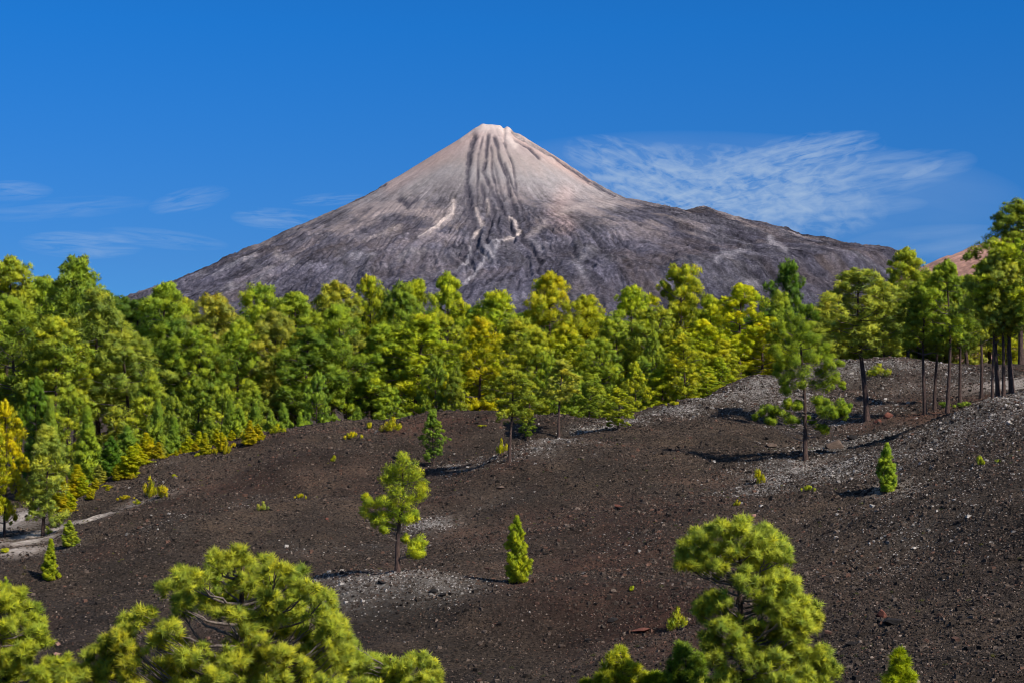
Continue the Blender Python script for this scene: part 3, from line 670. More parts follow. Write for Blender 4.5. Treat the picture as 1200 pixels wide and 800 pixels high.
def trunk_path(H, rng, lean=0.02, n=12, wob=0.012):
    t_ = np.linspace(0, 1, n); ph = rng.uniform(0, 6, 2)
    return np.stack([H * (lean * rng.normal() * t_ + wob * np.sin(t_ * 5 + ph[0]) - wob * math.sin(ph[0])),
                     H * (lean * rng.normal() * t_ + wob * np.sin(t_ * 4 + ph[1]) - wob * math.sin(ph[1])), H * t_ - 0.03 * H * (t_ == 0)], 1)
def proto_pine(seed, H, cb, Rc, prof, n_whorl, clump, per, blen, bw, tr=0.018, gap=0.08, sub=11):
    """variant meshes (trunk, crown) in object space, base at origin"""
    rng = np.random.default_rng(seed); wd = Wood(); tp = trunk_path(H, rng)
    z_ = tp[:, 2] / H; wd.add(tp, H * tr * (1 - .82 * np.clip(z_, 0, 1)) * (1 + .35 * np.exp(-np.clip(z_, 0, 1) * 25)), 8)
    def axis(z): return np.array([np.interp(z, tp[:, 2], tp[:, 0]), np.interp(z, tp[:, 2], tp[:, 1]), z])
    C = []; Rr = []; S = []
    lob = rng.uniform(0, 6.28, 3); az = rng.uniform(0, 6.28); LR = clump
    for i in range(n_whorl):
        tt = np.clip((i + rng.uniform(0, 1)) / n_whorl, 0, 1); az += 2.4 + rng.normal() * .5
        if rng.uniform() < gap and tt < .8: continue
        env = prof(tt) * Rc * (1 + .16 * math.sin(az * 2 + lob[0] + tt * 5) + .10 * math.sin(az * 3 + lob[1] - tt * 7)) * rng.uniform(.8, 1.08)
        lr = LR * rng.uniform(.75, 1.2) * (.78 + .22 * min(1, prof(tt)))
        rad_ = max(env - lr * .6, 0) * (1 if rng.uniform() < .75 else rng.uniform(.3, .9))
        zt = cb * H + ((1 - cb) * H - lr * .7) * tt
        z0 = max(zt - rad_ * rng.uniform(.1, .55), cb * H * .8); p0 = axis(min(z0, H * .96))
        c = axis(zt) + np.array([math.cos(az) * rad_, math.sin(az) * rad_, 0])
        if rad_ > .25: wd.limb(p0, c, H * .0055 * (1 - .6 * tt), .015, rng, sag=.06)
        tone = rng.uniform(-.55, .55)
        for j in range(sub):
            dv = rng.normal(size=3); dv[2] += .55; dv = norm(dv); dv[2] *= .88
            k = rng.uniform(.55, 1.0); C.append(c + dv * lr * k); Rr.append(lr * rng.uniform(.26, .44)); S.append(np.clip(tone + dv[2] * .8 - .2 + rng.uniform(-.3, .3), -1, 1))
        for j in range(2):
            wd.limb(c - (c - p0) * .3, c + norm(rng.normal(size=3)) * lr * .8, .022, .008, rng, sag=0, seg=4, n=4)
    top = axis(H * .97); 
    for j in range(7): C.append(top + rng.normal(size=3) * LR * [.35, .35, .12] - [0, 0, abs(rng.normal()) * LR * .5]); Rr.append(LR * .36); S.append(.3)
    C = np.array(C); Rr = np.array(Rr); S = np.array(S)
    V, Fc, at_ = blades(C, Rr, per, blen, bw, rng, shade=S)
    return dict(trunk=wd.mesh('trunk'), crown=mesh('crown', V, Fc, M_FOL, at_), H=H, R=Rc)
# outlines over the crown's height, 0 bottom .. 1 top
def dome(t_): return min(1.0, .66 + .9 * t_) * max(1 - t_ ** 3.2, .0) ** .6 + .03
def egg(t_): return min(1.0, .55 + 1.3 * t_) * max(1 - t_ ** 2.1, 0) ** .7 + .03
def cone(t_): return (max(1 - t_, 0)) ** .75 * min(1, .75 + t_ * 2) + .04
def column(t_): return (1 - t_ ** 3) ** .9 * min(1, .7 + t_ * 2.5) + .05
def proto_fill(seed, H, Rc, prof, nc, rc, per, blen, bw, tr=.016, z0=.0):
    '''young conifer, dense to the ground, every shoot pointing up and out'''
    rng = np.random.default_rng(seed); wd = Wood(); tp = trunk_path(H, rng); wd.add(tp, H * tr * (1 - .9 * np.linspace(0, 1, len(tp))), 6)
    C = []; S = []; Rr = []
    for i in range(nc):
        t_ = rng.uniform(0, 1) ** 1.15; a = rng.uniform(0, 6.28); e = prof(t_) * Rc * (1 + .26 * math.sin(a * 3 + t_ * 16 + seed) + .20 * math.sin(a - t_ * 5 + seed))
        r_ = max(e - rc * .5, 0) * rng.uniform(.35, 1.0) ** .5; c = np.array([math.cos(a) * r_, math.sin(a) * r_, z0 * H + (1 - z0) * H * t_ * .97 + rc * .4])
        C.append(c); Rr.append(rc * rng.uniform(.6, 1.1) * (1 - .35 * t_)); S.append(rng.uniform(-.7, .7))
        if i % 6 == 0: wd.limb((0, 0, max(c[2] - r_ * .5, 0.03)), c, H * .003, H * .001, rng, seg=4, n=4)
    C.append([0, 0, H]); Rr.append(rc * .5); S.append(.5)
    V, Fc, at_ = blades(np.array(C), np.array(Rr), per, blen, bw, rng, shade=np.array(S), up=.75, flat=1.15)
    return dict(trunk=wd.mesh('trunk'), crown=mesh('crown', V, Fc, M_FOL, at_), H=H, R=Rc)
VAR = {
 'tall': [proto_pine(10 + i, 16, .36, 3.4, [dome, egg, dome, dome, dome, egg, dome, dome][i], 42, 1.18, 76, .30, .072, tr=.0135, gap=.13) for i in range(8)],
 'clear': [proto_pine(30 + i, 13, .46, 2.9, [dome, egg, dome, dome][i], 30, .95, 66, .28, .068, tr=.0145, gap=.08) for i in range(4)],
 'mid': [proto_pine(50 + i, 9, .12, 2.3, [egg, dome, egg, dome][i], 36, .80, 64, .24, .055, tr=.014) for i in range(4)],
 'young': [proto_fill(70 + i, 3.0, .50, [cone, column, egg][i], 240, .14, 90, .15, .026) for i in range(3)],
}
def proto_bush(seed):
    rng = np.random.default_rng(seed); n = 14
    c = rng.normal(size=(n, 3)) * [.22, .22, .0]; c[:, 2] = rng.uniform(.10, .42, n) * np.exp(-np.hypot(c[:, 0], c[:, 1]) * 1.6)
    wd = Wood()
    for p in c: wd.limb((0, 0, -.03), p, .012, .005, rng, seg=4, n=4)
    V, Fc, a = blades(c, rng.uniform(.10, .17, n), 80, .12, .025, rng)
    return dict(trunk=wd.mesh('stem'), crown=mesh('foliage', V, Fc, M_FOL, a), H=.55, R=.5)
VAR['bush'] = [proto_bush(90 + i) for i in range(3)]

GREEN = (.50, .62, .06); LIME = (.84, .86, .04); YEL = (.97, .85, .015); ORG = (.97, .77, .02); DGREEN = (.26, .44, .035); MG = (.68, .76, .06); OLV = (.78, .78, .10)
rnd = random.Random(7)
CNT = [0]
def jit(c, s=.10):
    k = 1 + rnd.uniform(-s, s); return (c[0] * k * (1 + rnd.uniform(-s, s)), c[1] * k, c[2] * k, 1)
NAMES = {'tall': 'pine_tree', 'clear': 'pine_tree', 'mid': 'pine_tree', 'young': 'young_pine', 'bush': 'shrub'}
CATS = {'pine_tree': 'pine tree', 'young_pine': 'young pine', 'shrub': 'shrub'}
def place(kind, px, d, top, wpx, col, label, group, base_py=None, var=None):
    """a tree at distance d (or where the photo line through px, base_py meets the ground), its top at photo height `top`"""
    if base_py is not None: x, y, z = ground_hit(px, base_py)
    else: a, _ = ray(px, 400); x, y = a * d, d; z = gz(x, y)
    ztop = at(px, top, y)[2]; H = max(ztop - z, .25); Rw = min(wpx / 2 / F * y, H * (.36 if kind == 'young' else 1.2 if kind == 'bush' else .6)) * (1.28 if kind in ('tall', 'clear') and top < 400 else 1.12)
    v = VAR[kind][(var if var is not None else CNT[0]) % len(VAR[kind])]; CNT[0] += 1
    nm = NAMES[kind]
    e = empty(nm, (x, y, z), rnd.uniform(0, 6.28)); tag(e, label, CATS[nm], group)
    s = (Rw / v['R'], Rw / v['R'], H / v['H'])
    for pn, k in (('stem' if kind == 'bush' else 'trunk', 'trunk'), ('foliage' if kind == 'bush' else 'crown', 'crown')):
        o = link(pn, v[k], e); o.scale = s
        if k == 'crown': o.color = jit((.90, .89, .02) if (col is YEL and kind in ('tall', 'clear')) else (.95, .84, .02) if (col is ORG and kind == 'tall') else col)
    return e

def blob_tree(px, base_py, d, blobs, scale_r, axis_top, col, label, group, near=False, seed=1, name='pine_tree', zbase=None, extra=.5, tr=.16, lumps=1, per=150, bl=(.2, .03), depth_k=.7, cols=None, dens=62, needles=26):
    """a tree whose clumps of foliage stand where the photo shows them; blobs: (photo x, y, radius)"""
    rng = np.random.default_rng(seed)
    if d is None: x, y, z = ground_hit(px, base_py)
    else: a, _ = ray(px, 400); x, y = a * d, d; z = gz(x, y)
    B = np.array([b[:3] for b in blobs], float)
    hw = (B[:, 0].max() - B[:, 0].min()) / 2 / F * y
    topz = at(axis_top[0], axis_top[1], y); tx = topz[0] - x; H = topz[2] - z
    C = []; Rr = []
    for (bx, by, br) in B:
        dx = (bx - (px + (axis_top[0] - px) * .5)) / F * y
        dep = math.sqrt(max(hw * hw - dx * dx, .05)); s_ = rng.uniform(-1, 1) * depth_k
        vs = [s_]
        if rng.uniform() < extra: vs.append(-s_ * .9 + rng.uniform(-.2, .2))
        for q in vs:
            yy = y + q * dep; p = at(bx, by, yy); r_ = br / F * yy * scale_r
            if q is not vs[0]: p[2] -= r_ * rng.uniform(.2, .9)
            C.append(p - np.array([x, y, z])); Rr.append(r_)
    C = np.array(C); Rr = np.array(Rr)
    wd = Wood(); n = 14; t_ = np.linspace(0, 1, n)
    tp = np.stack([tx * t_ + .06 * np.sin(t_ * 7 + seed), .05 * np.sin(t_ * 5), H * t_ - .25 * (t_ == 0)], 1)
    wd.add(tp, tr * (1 - .82 * t_) * (1 + .4 * np.exp(-t_ * 22)), 10)
    for c, r_ in zip(C, Rr):
        hd = math.hypot(c[0] - np.interp(c[2], tp[:, 2], tp[:, 0]), c[1])
        z0 = min(max(c[2] - hd * rng.uniform(.3, .65), H * .12), H * .95); p0 = np.array([np.interp(z0, tp[:, 2], tp[:, 0]), np.interp(z0, tp[:, 2], tp[:, 1]), z0])
        P = wd.limb(p0, c - [0, 0, r_ * .3], tr * .22 * min(1, .4 + hd / 2), tr * .05, rng, sag=.08, n=9)
        for _ in range(4 if near else 2):
            u = rng.integers(4, 8); wd.limb(P[u], c + norm(rng.normal(size=3)) * r_ * .75, tr * .07, tr * .02, rng, sag=0, seg=4, n=4)
    if near:
        # break each mass into smaller lumps
        cc = []; rr = []
        for c, r_ in zip(C, Rr):
            for _ in range(13):
                dv = norm(rng.normal(size=3) + [0, 0, .35]); cc.append(c + dv * r_ * rng.uniform(.45, 1.0) * [1, 1, .75]); rr.append(r_ * rng.uniform(.22, .38))
        V, Fc, a = tufts(np.array(cc), np.array(rr), rng, k=dens, needles=needles, nw=.013, nlen=.16)
    else:
        cc = []; rr = []
        for c, r_ in zip(C, Rr):
            for _ in range(5):
                dv = norm(rng.normal(size=3) + [0, 0, .3]); cc.append(c + dv * r_ * rng.uniform(.3, .7) * [1, 1, .8]); rr.append(r_ * rng.uniform(.42, .62))
        V, Fc, a = blades(np.array(cc), np.array(rr), per, bl[0], bl[1], rng)
    e = empty(name, (x, y, z)); tag(e, label, 'young pine' if name == 'young_pine' else 'pine tree', group)
    link('trunk', wd.mesh('trunk'), e)
    o = link('crown', mesh('crown', V, Fc, M_FOL, a), e); o.color = (*col, 1)
    return e

FG = 'pines of the forest belt below the volcano'
# --- skyline trees, left to right
SKY = [
 ('tall',6,196,302,84,MG,'tall green pine at the left edge of the forest skyline'),
 ('tall',88,186,300,96,GREEN,'tallest dark green pine at left, peaking above its neighbours'),
 ('tall',50,205,322,70,MG,'green pine between the left edge pine and the tallest left pine'),
 ('tall',124,178,340,92,OLV,'yellow topped pine in front of the tallest left pine'),
 ('tall',178,192,330,88,MG,'rounded green pine where the left volcano slope meets the forest'),
 ('tall',216,200,350,76,MG,'green pine right of the rounded pine under the volcano foot'),
 ('tall',258,190,343,78,OLV,'yellow green topped pine under the left volcano slope'),
 ('tall',304,194,334,72,MG,'pointed green pine standing above others under the left volcano slope'),
 ('tall',345,190,344,86,MG,'broad green pine with bare inner branches left of centre'),
 ('tall',394,192,330,84,OLV,'broad light green pine left of centre on the skyline'),
 ('tall',430,200,322,52,LIME,'bright round yellow green treetop left of centre'),
 ('tall',466,192,332,64,GREEN,'darker green round treetop right of the bright round one'),
 ('tall',497,200,326,56,LIME,'yellow green treetop left of the open branched one'),
 ('clear',530,206,318,66,LIME,'open branched treetop below the pale lava streak'),
 ('tall',578,190,340,82,LIME,'rounded lime green pine just right of the open treetop'),
 ('tall',612,184,372,70,MG,'green pine sloping down right of the rounded lime pine'),
 ('tall',648,194,320,76,LIME,'tall bright yellow green pine at centre of the skyline'),
 ('tall',686,196,346,70,LIME,'bright lime pine leaning on the right of the tall central one'),
 ('clear',745,196,336,64,LIME,'open crowned pine with visible dark trunk right of centre'),
 ('clear',722,190,372,60,MG,'lower green pine left of the open crowned pine'),
 ('clear',806,200,308,72,LIME,'tall yellow green pine whose crown peaks right of centre'),
 ('clear',838,190,345,56,LIME,'yellow green pine between the tall peak and the golden pine'),
 ('clear',868,182,333,62,YEL,'golden yellow pine with thin dark trunk on the ridge'),
 ('mid',925,205,306,66,DGREEN,'dark green conical pine rising above the yellow ones at right'),
 ('tall',975,212,345,60,OLV,'yellow tipped pine behind the lone tall trunk'),
 ('tall',1062,200,290,62,MG,'green pine peaking behind the grove under the pink hill'),
 ('tall',1038,196,330,54,OLV,'yellow green pine behind the gap right of the lone trunk'),
 ('tall',1196,190,234,86,GREEN,'dark tall pine at the upper right edge standing above all'),
]
for s in SKY: place(s[0], s[1], s[2], s[3], s[4], s[5], s[6], FG)

for (px, d, top, wp, c) in [(1075,204,352,60,OLV),(1105,208,345,60,MG),(1132,203,350,56,OLV),(1158,208,340,60,MG),(1182,204,345,60,LIME),(1208,206,340,60,MG),(1050,206,362,50,LIME),(1010,208,372,56,LIME)]:
    place('mid', px, d, top, wp, c, f'{"lime yellow" if c in (LIME, OLV) else "mid green"} low crowned pine standing beyond the ridge behind the grove trunks', FG)
# --- second and third rows of the belt
ROW2 = [ # px, d, top, width, colour, kind
 (24,176,352,80,GREEN,'tall'),(66,172,372,76,MG,'tall'),(152,175,378,78,OLV,'tall'),(200,178,372,76,GREEN,'tall'),(236,176,388,74,MG,'tall'),
 (282,176,380,76,MG,'tall'),(326,178,372,72,OLV,'tall'),(368,176,376,78,GREEN,'tall'),(412,178,362,76,MG,'tall'),(450,178,372,70,MG,'tall'),
 (488,178,368,72,LIME,'tall'),(524,180,372,66,MG,'tall'),(632,178,392,68,MG,'tall'),(664,180,378,66,LIME,'tall'),(704,176,400,60,MG,'tall'),
 (770,186,356,54,MG,'clear'),(788,178,388,54,LIME,'tall'),(824,180,384,54,YEL,'tall'),(846,178,396,50,LIME,'mid'),(896,184,372,52,YEL,'tall'),
 (912,190,350,50,MG,'mid'),(950,196,368,54,OLV,'tall'),(990,200,362,54,MG,'tall'),(1088,205,318,58,MG,'tall'),(1135,200,312,60,MG,'tall'),(1160,205,300,60,GREEN,'tall')]
DESC = {id(GREEN): 'deep green', id(MG): 'mid green', id(OLV): 'olive yellow', id(LIME): 'lime green', id(YEL): 'golden yellow', id(DGREEN): 'dark green', id(ORG): 'orange yellow'}
def region(px):
    for lim, nm in ((130, 'at the far left of the forest'), (300, 'in the left part of the forest'), (460, 'left of centre in the forest'), (620, 'at the centre of the forest'), (780, 'right of centre in the forest'), (960, 'on the ridge under the volcano shoulder'), (1300, 'behind the grove at right')):
        if px < lim: return nm
for (px, d, top, wp, c, k) in ROW2:
    top += rnd.uniform(-14, 10); wp *= rnd.uniform(.85, 1.2)
    place(k, px, d, top, wp, c, f'{DESC[id(c)]} pine below the skyline crowns {region(px)}', FG + ', middle row')
ROW3 = [
 (14,168,420,60,GREEN,'mid'),(44,165,448,56,DGREEN,'mid'),(82,162,440,56,MG,'mid'),(118,168,430,56,MG,'mid'),(146,163,462,50,GREEN,'mid'),(176,166,440,52,MG,'mid'),
 (206,162,458,48,GREEN,'mid'),(232,166,446,50,GREEN,'mid'),(262,164,452,46,MG,'mid'),(292,166,436,48,MG,'mid'),(318,164,452,44,GREEN,'mid'),(346,166,430,48,MG,'mid'),
 (372,164,448,44,GREEN,'mid'),(398,168,420,50,MG,'mid'),(430,164,428,46,MG,'mid'),(456,166,440,44,MG,'mid'),(482,168,432,46,OLV,'mid'),(510,168,430,44,GREEN,'mid'),
 (536,164,452,40,GREEN,'mid'),(620,162,440,46,MG,'mid'),(640,166,425,44,MG,'mid'),(672,162,452,40,MG,'mid'),(700,164,448,38,MG,'mid'),(752,168,436,40,GREEN,'mid'),
 (775,166,428,42,LIME,'mid'),(812,172,424,42,LIME,'mid'),(842,172,414,40,LIME,'mid'),(765,175,400,44,MG,'mid')]
for (px, d, top, wp, c, k) in ROW3:
    top += rnd.uniform(-20, 14); wp *= rnd.uniform(.85, 1.35)
    if rnd.random() < .42 and px < 600: continue
    place(k, px, d, top, wp, c, f'low front row {DESC[id(c)]} pine {region(px)}', FG + ', front row')
# dense back rows seen only through gaps; needle colour darkened to imitate shade
for i in range(46):
    px = -30 + i * 24.6 + rnd.uniform(-6, 6)
    sil = np.interp(px, [0, 88, 150, 250, 400, 528, 600, 650, 720, 805, 900, 1000, 1070, 1200], [325, 325, 345, 358, 350, 350, 364, 350, 368, 345, 358, 350, 328, 300])
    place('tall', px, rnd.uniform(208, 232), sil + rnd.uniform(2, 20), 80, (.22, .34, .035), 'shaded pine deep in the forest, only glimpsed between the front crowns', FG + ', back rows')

# --- trees one can single out inside the belt
place('tall',565,168,372,64,ORG,'orange yellow pine at the centre of the forest belt',FG,var=1)
place('clear',597,None,432,56,MG,'small green pine with bare thin trunk on the saddle at centre','pines on the cinder slopes',base_py=541,var=0)
place('clear',655,None,420,48,OLV,'olive yellow pine at the edge of the pale ridge right of centre','pines on the cinder slopes',base_py=512,var=1)
place('mid',618,None,478,22,GREEN,'dark green small pine between the bare trunk pine and the olive one','pines on the cinder slopes',base_py=516,var=2)
place('mid',508,None,480,30,GREEN,'slender small green pine above the open pine on the slope','pines on the cinder slopes',base_py=546,var=0)
place('mid',724,None,454,38,LIME,'short bright lime pine at the rim of the pale ridge','pines on the cinder slopes',base_py=504,var=1)
place('mid',745,160,424,36,LIME,'bright lime pine just behind the rim right of the short one',FG,var=2)
place('mid',690,150,438,36,MG,'green low pine behind the rim left of the short lime pine',FG,var=0)
place('mid',800,165,392,54,LIME,'glowing lime green pine behind the rim where the ridge climbs',FG,var=1)
place('mid',830,168,430,44,LIME,'low glowing lime pine right against the climbing ridge',FG,var=0)

# --- the grove and the lone trees at right
GV = 'tall clear trunked pines of the grove at right'
place('clear',1016,None,314,84,OLV,'lone tall clear trunked pine left of the grove','pines on the cinder slopes',base_py=494,var=0)
for (px, by, top, wp, c, lb) in [
 (1084,486,330,56,GREEN,'leftmost dark trunked pine of the grove, with a green crown'),
 (1095,480,318,50,MG,'thin reddish trunked pine second from left in the grove'),
 (1110,485,304,60,MG,'thick dark trunked pine at the front of the grove'),
 (1125,476,330,48,GREEN,'slim pine just right of the thickest dark trunk in the grove'),
 (1150,468,320,50,MG,'slim set back pine in the middle of the grove'),
 (1163,467,318,40,MG,'thin set back trunk left of the pale double trunks'),
 (1170,465,286,66,OLV,'left of the two close pale trunked pines of the grove'),
 (1176,464,296,52,OLV,'right of the two close pale trunked pines of the grove'),
 (1186,461,278,76,LIME,'yellow crowned pine of the grove nearest the right edge'),
 (1203,460,320,50,GREEN,'pine of the grove cut off by the right edge')]:
    place('clear', px, None, top, wp, c, lb, GV, base_py=by)

# --- hand-shaped trees on the slope
SLG = 'pines on the cinder slopes'
b1 = [(470,540,11),(480,548,12),(460,552,11),(490,558,11),(452,562,9),(470,562,13),(486,572,13),(496,570,8),(472,578,12),(461,574,9),(490,584,9),(479,590,9),
      (450,588,9),(439,594,10),(429,590,8),(431,602,8),(443,604,8),(455,600,9),(467,603,9),(476,604,9),(484,602,7),(430,583,5),(462,592,9),(488,634,8),(496,640,7),(484,645,8),(478,632,6),(493,648,6),(457,618,8),(450,622,6)]
blob_tree(466,670,None,b1,1.4,(472,532),(.80,.86,.05),'open pine with separate clumps on bare red trunk standing on the gravel mound',SLG,seed=3,extra=.25,tr=.13,per=110,bl=(.17,.028),depth_k=.55)
b2 = [(925,372,9),(938,378,10),(912,382,9),(950,386,9),(924,388,11),(940,394,12),(905,396,9),(916,400,11),(955,400,10),(930,406,12),(965,408,9),(945,410,12),(908,412,9),(920,418,11),(972,420,9),
      (936,424,12),(955,424,11),(985,428,6),(912,430,8),(925,436,11),(945,438,12),(965,438,11),(980,442,9),(935,450,10),(955,452,11),(970,455,10),(920,450,8),(988,452,5),
      (893,482,8),(905,480,8),(913,488,9),(902,491,7),(925,490,8),(934,496,7),(884,488,5),(922,472,6),(936,474,7),(958,468,8),(970,474,10),(984,474,9),(994,478,6),(963,484,9),(978,484,8),(990,484,6),(955,498,7),(966,500,6),(944,490,6)]
blob_tree(945,539,None,b2,1.18,(938,370),(.50,.62,.04),'layered pine with spreading low branches on pale gravel at right',SLG,seed=5,extra=.5,tr=.15,per=150,bl=(.2,.035),depth_k=.6)
YG = 'narrow young pines on the cinder slopes'
place('young',606,None,606,25,LIME,'dense narrow young pine alone in the middle of the dark slope',YG,base_py=683,var=1)
place('young',1040,None,520,22,MG,'small young pine below the right ridge with pale sand at its foot',YG,base_py=576,var=2)
place('young',59,None,632,19,LIME,'narrow young pine on the dark slope at left below the path',YG,base_py=679,var=0)
place('young',81,None,610,16,MG,'little young pine beside the pale path at left',YG,base_py=640,var=1)
place('mid',50,None,500,66,OLV,'leafy yellow green pine with dark trunk beside the pale path at left',SLG,base_py=628,var=0)
place('mid',8,122,470,50,YEL,'yellow pine cut by the left edge beside the path',SLG,var=1)
place('mid',-8,118,490,40,YEL,'second yellow pine half outside the left edge',SLG,var=2)

# young trees and bright shrubs behind the left crest
UG = 'young pines along the foot of the forest'
for i, (px, top, wp, c, d) in enumerate([
 (103,478,34,MG,140),(132,512,24,DGREEN,142),(118,545,24,OLV,135),(92,545,30,YEL,132),(150,500,30,GREEN,150),(172,508,26,YEL,146),(190,520,22,OLV,144),(163,535,24,YEL,140),(140,548,24,YEL,136),
 (205,490,26,GREEN,152),(222,512,18,YEL,148),(186,470,26,GREEN,154),(234,506,20,YEL,149),(246,488,24,MG,153),(258,508,18,YEL,150),(270,470,26,GREEN,154),(282,478,24,MG,154),(300,472,26,GREEN,155),
 (75,560,24,YEL,130),(318,482,20,GREEN,155),(332,474,22,GREEN,156),(352,484,18,MG,155),(115,520,26,GREEN,146),(420,478,20,GREEN,156),(60,470,30,GREEN,150),(212,528,18,YEL,144),(180,540,20,YEL,140),(128,568,20,YEL,131),(108,572,20,YEL,129)]):
    place('young', px, d, top, wp, c, f'{DESC[id(c)]} young pine ' + ('low on the left flank of the cinder hill' if px < 130 else 'behind the left shoulder of the cinder hill' if px < 240 else 'behind the top of the cinder hill'), UG)
for i in range(52):
    px = 74 + i * 4.5 + rnd.uniform(-4, 4); by = float(np.interp(px, [0, 100, 150, 200, 250, 300], [640, 603, 572, 545, 525, 512])); hh = rnd.choice([10, 14, 24, 34, 46]) * (1 if px < 190 else .45)
    kd = 'bush' if hh < 15 else 'young'; dd = (141 - i * .05 if px > 180 else 128 + (px - 78) * .1) + rnd.uniform(-2, 3)
    place(kd, px, dd, by - hh, hh * rnd.uniform(.42, .6) + 5, (YEL, ORG)[i % 2], ('low yellow bush' if kd == 'bush' else 'yellow sapling') + ' in the bright strip along the left shoulder of the cinder hill', ('low yellow bushes' if kd == 'bush' else 'yellow saplings') + ' along the left edge of the forest')
BG = 'small bright shrubs'
for (px, by, top, wp, c, lb) in [
 (175,582,556,16,YEL,'yellow bushy shrub, left of a pair on the left hill flank'),(192,584,564,20,ORG,'spreading orange yellow shrub, right of a pair on the left hill flank'),
 (146,586,576,14,ORG,'small orange shrub on the pale strip of the left flank'),(160,590,584,10,YEL,'tiny yellow plant on the pale strip right of the orange shrub'),(203,560,554,8,YEL,'tiny yellow tuft on the crest of the left flank'),
 (352,584,574,10,YEL,'isolated little yellow shrub on the bare left slope'),(308,600,586,12,OLV,'isolated little green shrub on the bare left slope'),(392,541,531,8,YEL,'tiny yellow seedling near the top of the cinder hill'),
 (412,514,500,14,YEL,'yellow shrub on the hilltop under the forest left of centre'),(460,505,487,22,YEL,'rounded yellow bush on the hilltop rim'),(432,503,492,10,ORG,'small orange shrub on the hilltop rim'),(564,501,496,9,YEL,'tiny yellow bush on the rim of the hill at centre'),
 (588,532,512,12,YEL,'yellow shrub at the foot of the bare trunk pine on the saddle'),(888,567,544,16,YEL,'golden shrub on the gravel left below the layered pine'),(947,576,564,12,LIME,'small lime shrub on the gravel right below the layered pine'),
 (864,592,584,8,YEL,'tiny yellow tuft above the large lower right pine'),(1147,546,530,12,LIME,'small lime shrub high on the right slope'),(1170,543,536,8,OLV,'faint olive tuft near the lime shrub on the right slope'),
 (794,738,708,22,LIME,'bright yellow green seedling left of the large lower right pine'),(740,692,684,9,LIME,'tiny green plant in the middle of the lower slope'),(80,585,560,14,YEL,'yellow bush beside the pale path'),
 (55,625,615,12,LIME,'small lime bush at the trunk foot by the path'),(4,648,640,16,LIME,'low lime shrub at the left edge below the path'),(790,475,466,12,YEL,'yellow bush on the pale ridge rim'),
 (1030,440,424,26,LIME,'yellow green low bush on the far ridge behind the lone trunk'),(1105,478,468,18,GREEN,'green low bush among the grove trunks'),(1130,477,466,18,GREEN,'green low bush right of the thick grove trunk'),
 (6,690,674,12,LIME,'small green tuft at the left edge above the near pine'),(1165,425,410,24,LIME,'lime bush behind the grove trunks'),(295,508,490,18,OLV,'olive bush on the hill crest at left'),(325,507,495,18,YEL,'yellow bush on the hill crest left of centre')]:
    place('bush', px, None, top, wp, c, lb, BG, base_py=by)
# sparse weeds
def build_weeds():
    rng = np.random.default_rng(12); n = 900
    d = rng.uniform(56, 150, n); a = rng.uniform(-.28, .28, n); x = a * d
    k = fbm(x / 9, d / 9, 3, 200) > -0.05; x, d = x[k], d[k]
    z = height(x, d) + .02; c = np.stack([x, d, z], 1)
    V, Fc, at_ = blades(c, rng.uniform(.04, .13, len(x)), 34, .12, .014, rng, flat=.35, up=.6, spread=.5)
    o = link('weeds', mesh('weeds', V, Fc, M_FOL, at_)); o.color = (.20, .20, .06, 1)
    tag(o, 'sparse tiny olive weeds dotted over the cinder slopes', 'weeds', kind='stuff')
build_weeds()

# --- near pines rising from below the frame
def zz(ox, oy, lst): return [(ox + a / 3, oy + b / 3, r / 3) for (a, b, r) in lst]
NG = 'large near pines at the bottom of the view'
b3 = zz(800, 534, [(130,262,38),(205,250,42),(270,272,40),(320,300,42),(345,335,30),(60,285,35),(20,320,32),(100,330,42),(165,325,38),(235,320,38),(290,350,34),(10,370,28),(55,360,34),(120,390,30),(250,370,28),
 (225,440,42),(290,430,45),(350,430,42),(380,460,30),(330,470,34),(100,520,42),(60,545,30),(140,500,30),(300,500,34),(360,510,45),(420,530,42),(450,560,36),(410,580,36),(350,560,36),
 (350,620,38),(400,625,34),(250,600,28),(180,590,32),(120,600,30),(230,650,36),(190,650,30),(390,660,36),(320,690,42),(430,705,38),(490,700,36),(520,740,30),(480,760,40),(200,690,36),(260,740,42),(340,750,42),(420,770,40),(120,690,30),(150,770,40),(90,640,26),(200,800,45),(300,810,45),(400,820,45),(480,820,38),(100,820,40)])
b3 = b3 + [(868+dx, 815+dy, 14) for dx in (-40,-20,0,20,40,60,80) for dy in (0,22,44) ]
blob_tree(866,None,46,b3,1.32,(868,612),(.88,.93,.10),'large open pine with layered light green clumps at lower right',NG,near=True,seed=11,extra=1.0,tr=.15,depth_k=.7)
b4 = zz(0, 534, [(830,360,46),(760,375,42),(900,385,46),(970,400,46),(1030,425,46),(640,420,42),(595,470,38),(700,435,42),(780,440,42),(860,450,46),(940,470,46),(1080,470,42),(1130,500,42),(640,510,38),(720,490,38),(800,520,40),
 (880,540,46),(960,550,46),(1040,540,46),(1110,570,42),(1160,570,38),(450,590,38),(500,565,38),(430,620,30),(600,620,46),(540,650,42),(620,660,46),(380,660,42),(440,680,42),(340,700,42),(380,740,42),(300,760,35),(450,740,40),(690,710,50),(640,750,46),
 (840,660,42),(800,720,46),(880,620,42),(960,640,46),(1040,620,46),(1100,650,46),(1170,640,42),(900,710,46),(980,720,46),(1060,710,46),(1140,720,42),(1200,700,40),(1180,600,36),(560,740,44),(760,780,50),(860,780,50),(960,790,50),(1060,790,50),(1150,790,46),(250,790,38),(340,800,40),(450,800,44),(560,810,46),(660,820,46)])
b4 += [(160 + i * 26 + (13 if j % 2 else 0), 812 + j * 20, 16) for i in range(10) for j in range(5)]
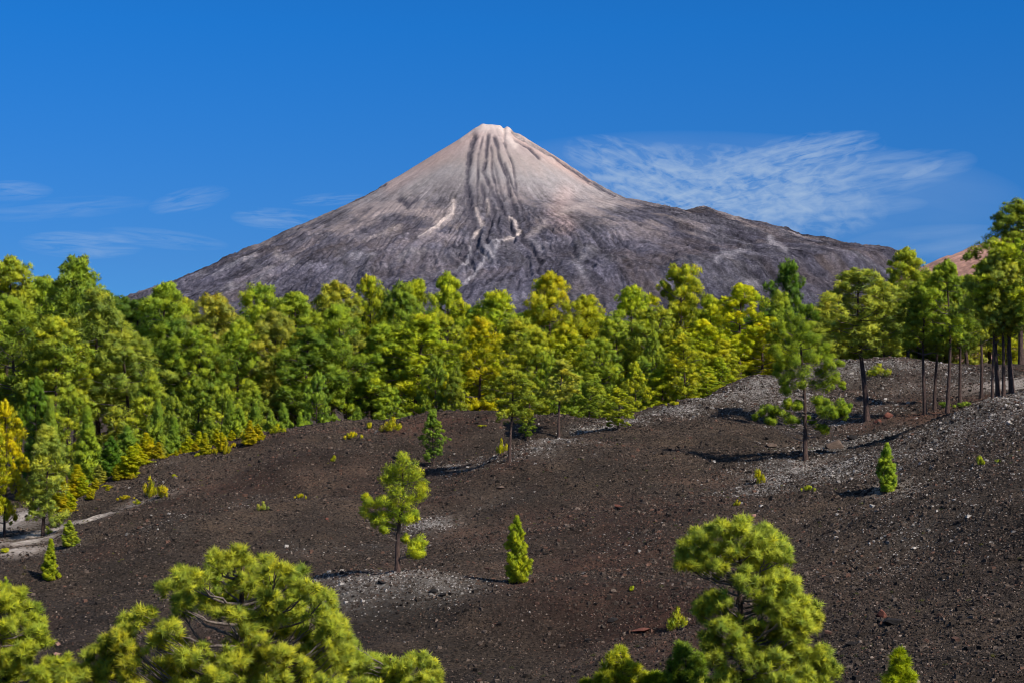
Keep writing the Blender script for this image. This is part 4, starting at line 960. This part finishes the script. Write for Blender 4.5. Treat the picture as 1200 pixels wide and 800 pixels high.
blob_tree(292,None,43,b4,1.25,(285,655),(.92,.93,.09),'broad domed light green pine filling the lower left',NG,near=True,seed=12,extra=.8,tr=.20,depth_k=.6)
b5 = zz(400, 534, [(-20,600,30),(10,640,38),(30,680,42),(70,720,40),(20,740,44),(120,725,38),(170,735,42),(225,735,42),(275,720,42),(310,750,34),(330,780,26),(80,780,45),(150,790,45),(220,790,45),(290,800,42)])
b5 += [(410 + i * 24, 815 + j * 20, 14) for i in range(5) for j in range(4)]
blob_tree(455,None,47,b5,1.15,(455,770),(.88,.93,.10),'lower bushy pine top right of the broad domed pine',NG,near=True,seed=13,extra=.4,tr=.13,depth_k=.6)
b6 = zz(0, 534, [(0,470,38),(50,490,38),(100,550,38),(30,540,46),(130,590,32),(60,600,46),(0,610,46),(90,640,40),(150,650,26),(20,670,46),(80,690,30),(-40,560,50),(-60,640,50),(-50,500,44),(20,730,46),(-40,720,50),(60,770,46),(0,800,50),(120,765,30),(180,740,36),(235,735,38),(200,790,40),(260,780,34),(140,800,40),(270,760,30)])
b6 += [(-30 + i * 26, 812 + j * 20, 15) for i in range(5) for j in range(4)]
blob_tree(-2,None,44,b6,1.15,(0,690),(.90,.93,.08),'light green pine cut off by the left edge near the bottom',NG,near=True,seed=14,extra=.4,tr=.15,depth_k=.6)
b7 = zz(400, 534, [(980,690,18),(960,712,22),(1000,715,24),(940,745,26),(985,745,30),(1030,750,24),(920,780,26),(960,785,34),(1010,790,34),(1060,780,22),(860,800,20)]) 
b7 += [(705 + i * 16, 806 + j * 16, 11) for i in range(4) for j in range(4)]
blob_tree(728,None,50,b7,1.1,(727,764),(.88,.88,.05),'pointed young pine tip rising at the bottom right of centre','young near pines at the bottom',near=True,seed=15,name='young_pine',extra=.4,tr=.07)
b8 = zz(400, 534, [(1100,780,22),(1130,785,20),(1080,795,22),(1150,800,22),(1120,810,26)]) + [(760 + i * 12, 812 + j * 16, 10) for i in range(3) for j in range(3)]
blob_tree(775,None,50,b8,1.1,(775,795),(.6,.72,.02),'low pine tip just right of the pointed young pine','young near pines at the bottom',near=True,seed=16,name='young_pine',extra=.3,tr=.06)
b9 = zz(800, 534, [(0,680,34),(-30,740,34),(30,740,36),(0,790,40),(60,720,30),(60,790,38),(-20,800,30)]) + [(795 + i * 16, 815 + j * 18, 13) for i in range(3) for j in range(3)]
blob_tree(806,None,49,b9,1.1,(806,768),(.45,.60,.05),'dark green pine top tucked left behind the large lower right pine',NG,near=True,seed=17,extra=.4,tr=.10)
b10 = [(1055,764,5),(1052,772,7),(1058,775,7),(1050,783,9),(1060,785,9),(1047,794,10),(1057,796,11),(1066,795,8),(1045,806,11),(1058,808,12),(1068,808,10),(1050,822,14),(1062,824,14)]
blob_tree(1056,None,52,b10,1.15,(1055,758),(.74,.82,.02),'narrow young pine tip at the bottom right','young near pines at the bottom',near=True,seed=18,name='young_pine',extra=.4,tr=.06)
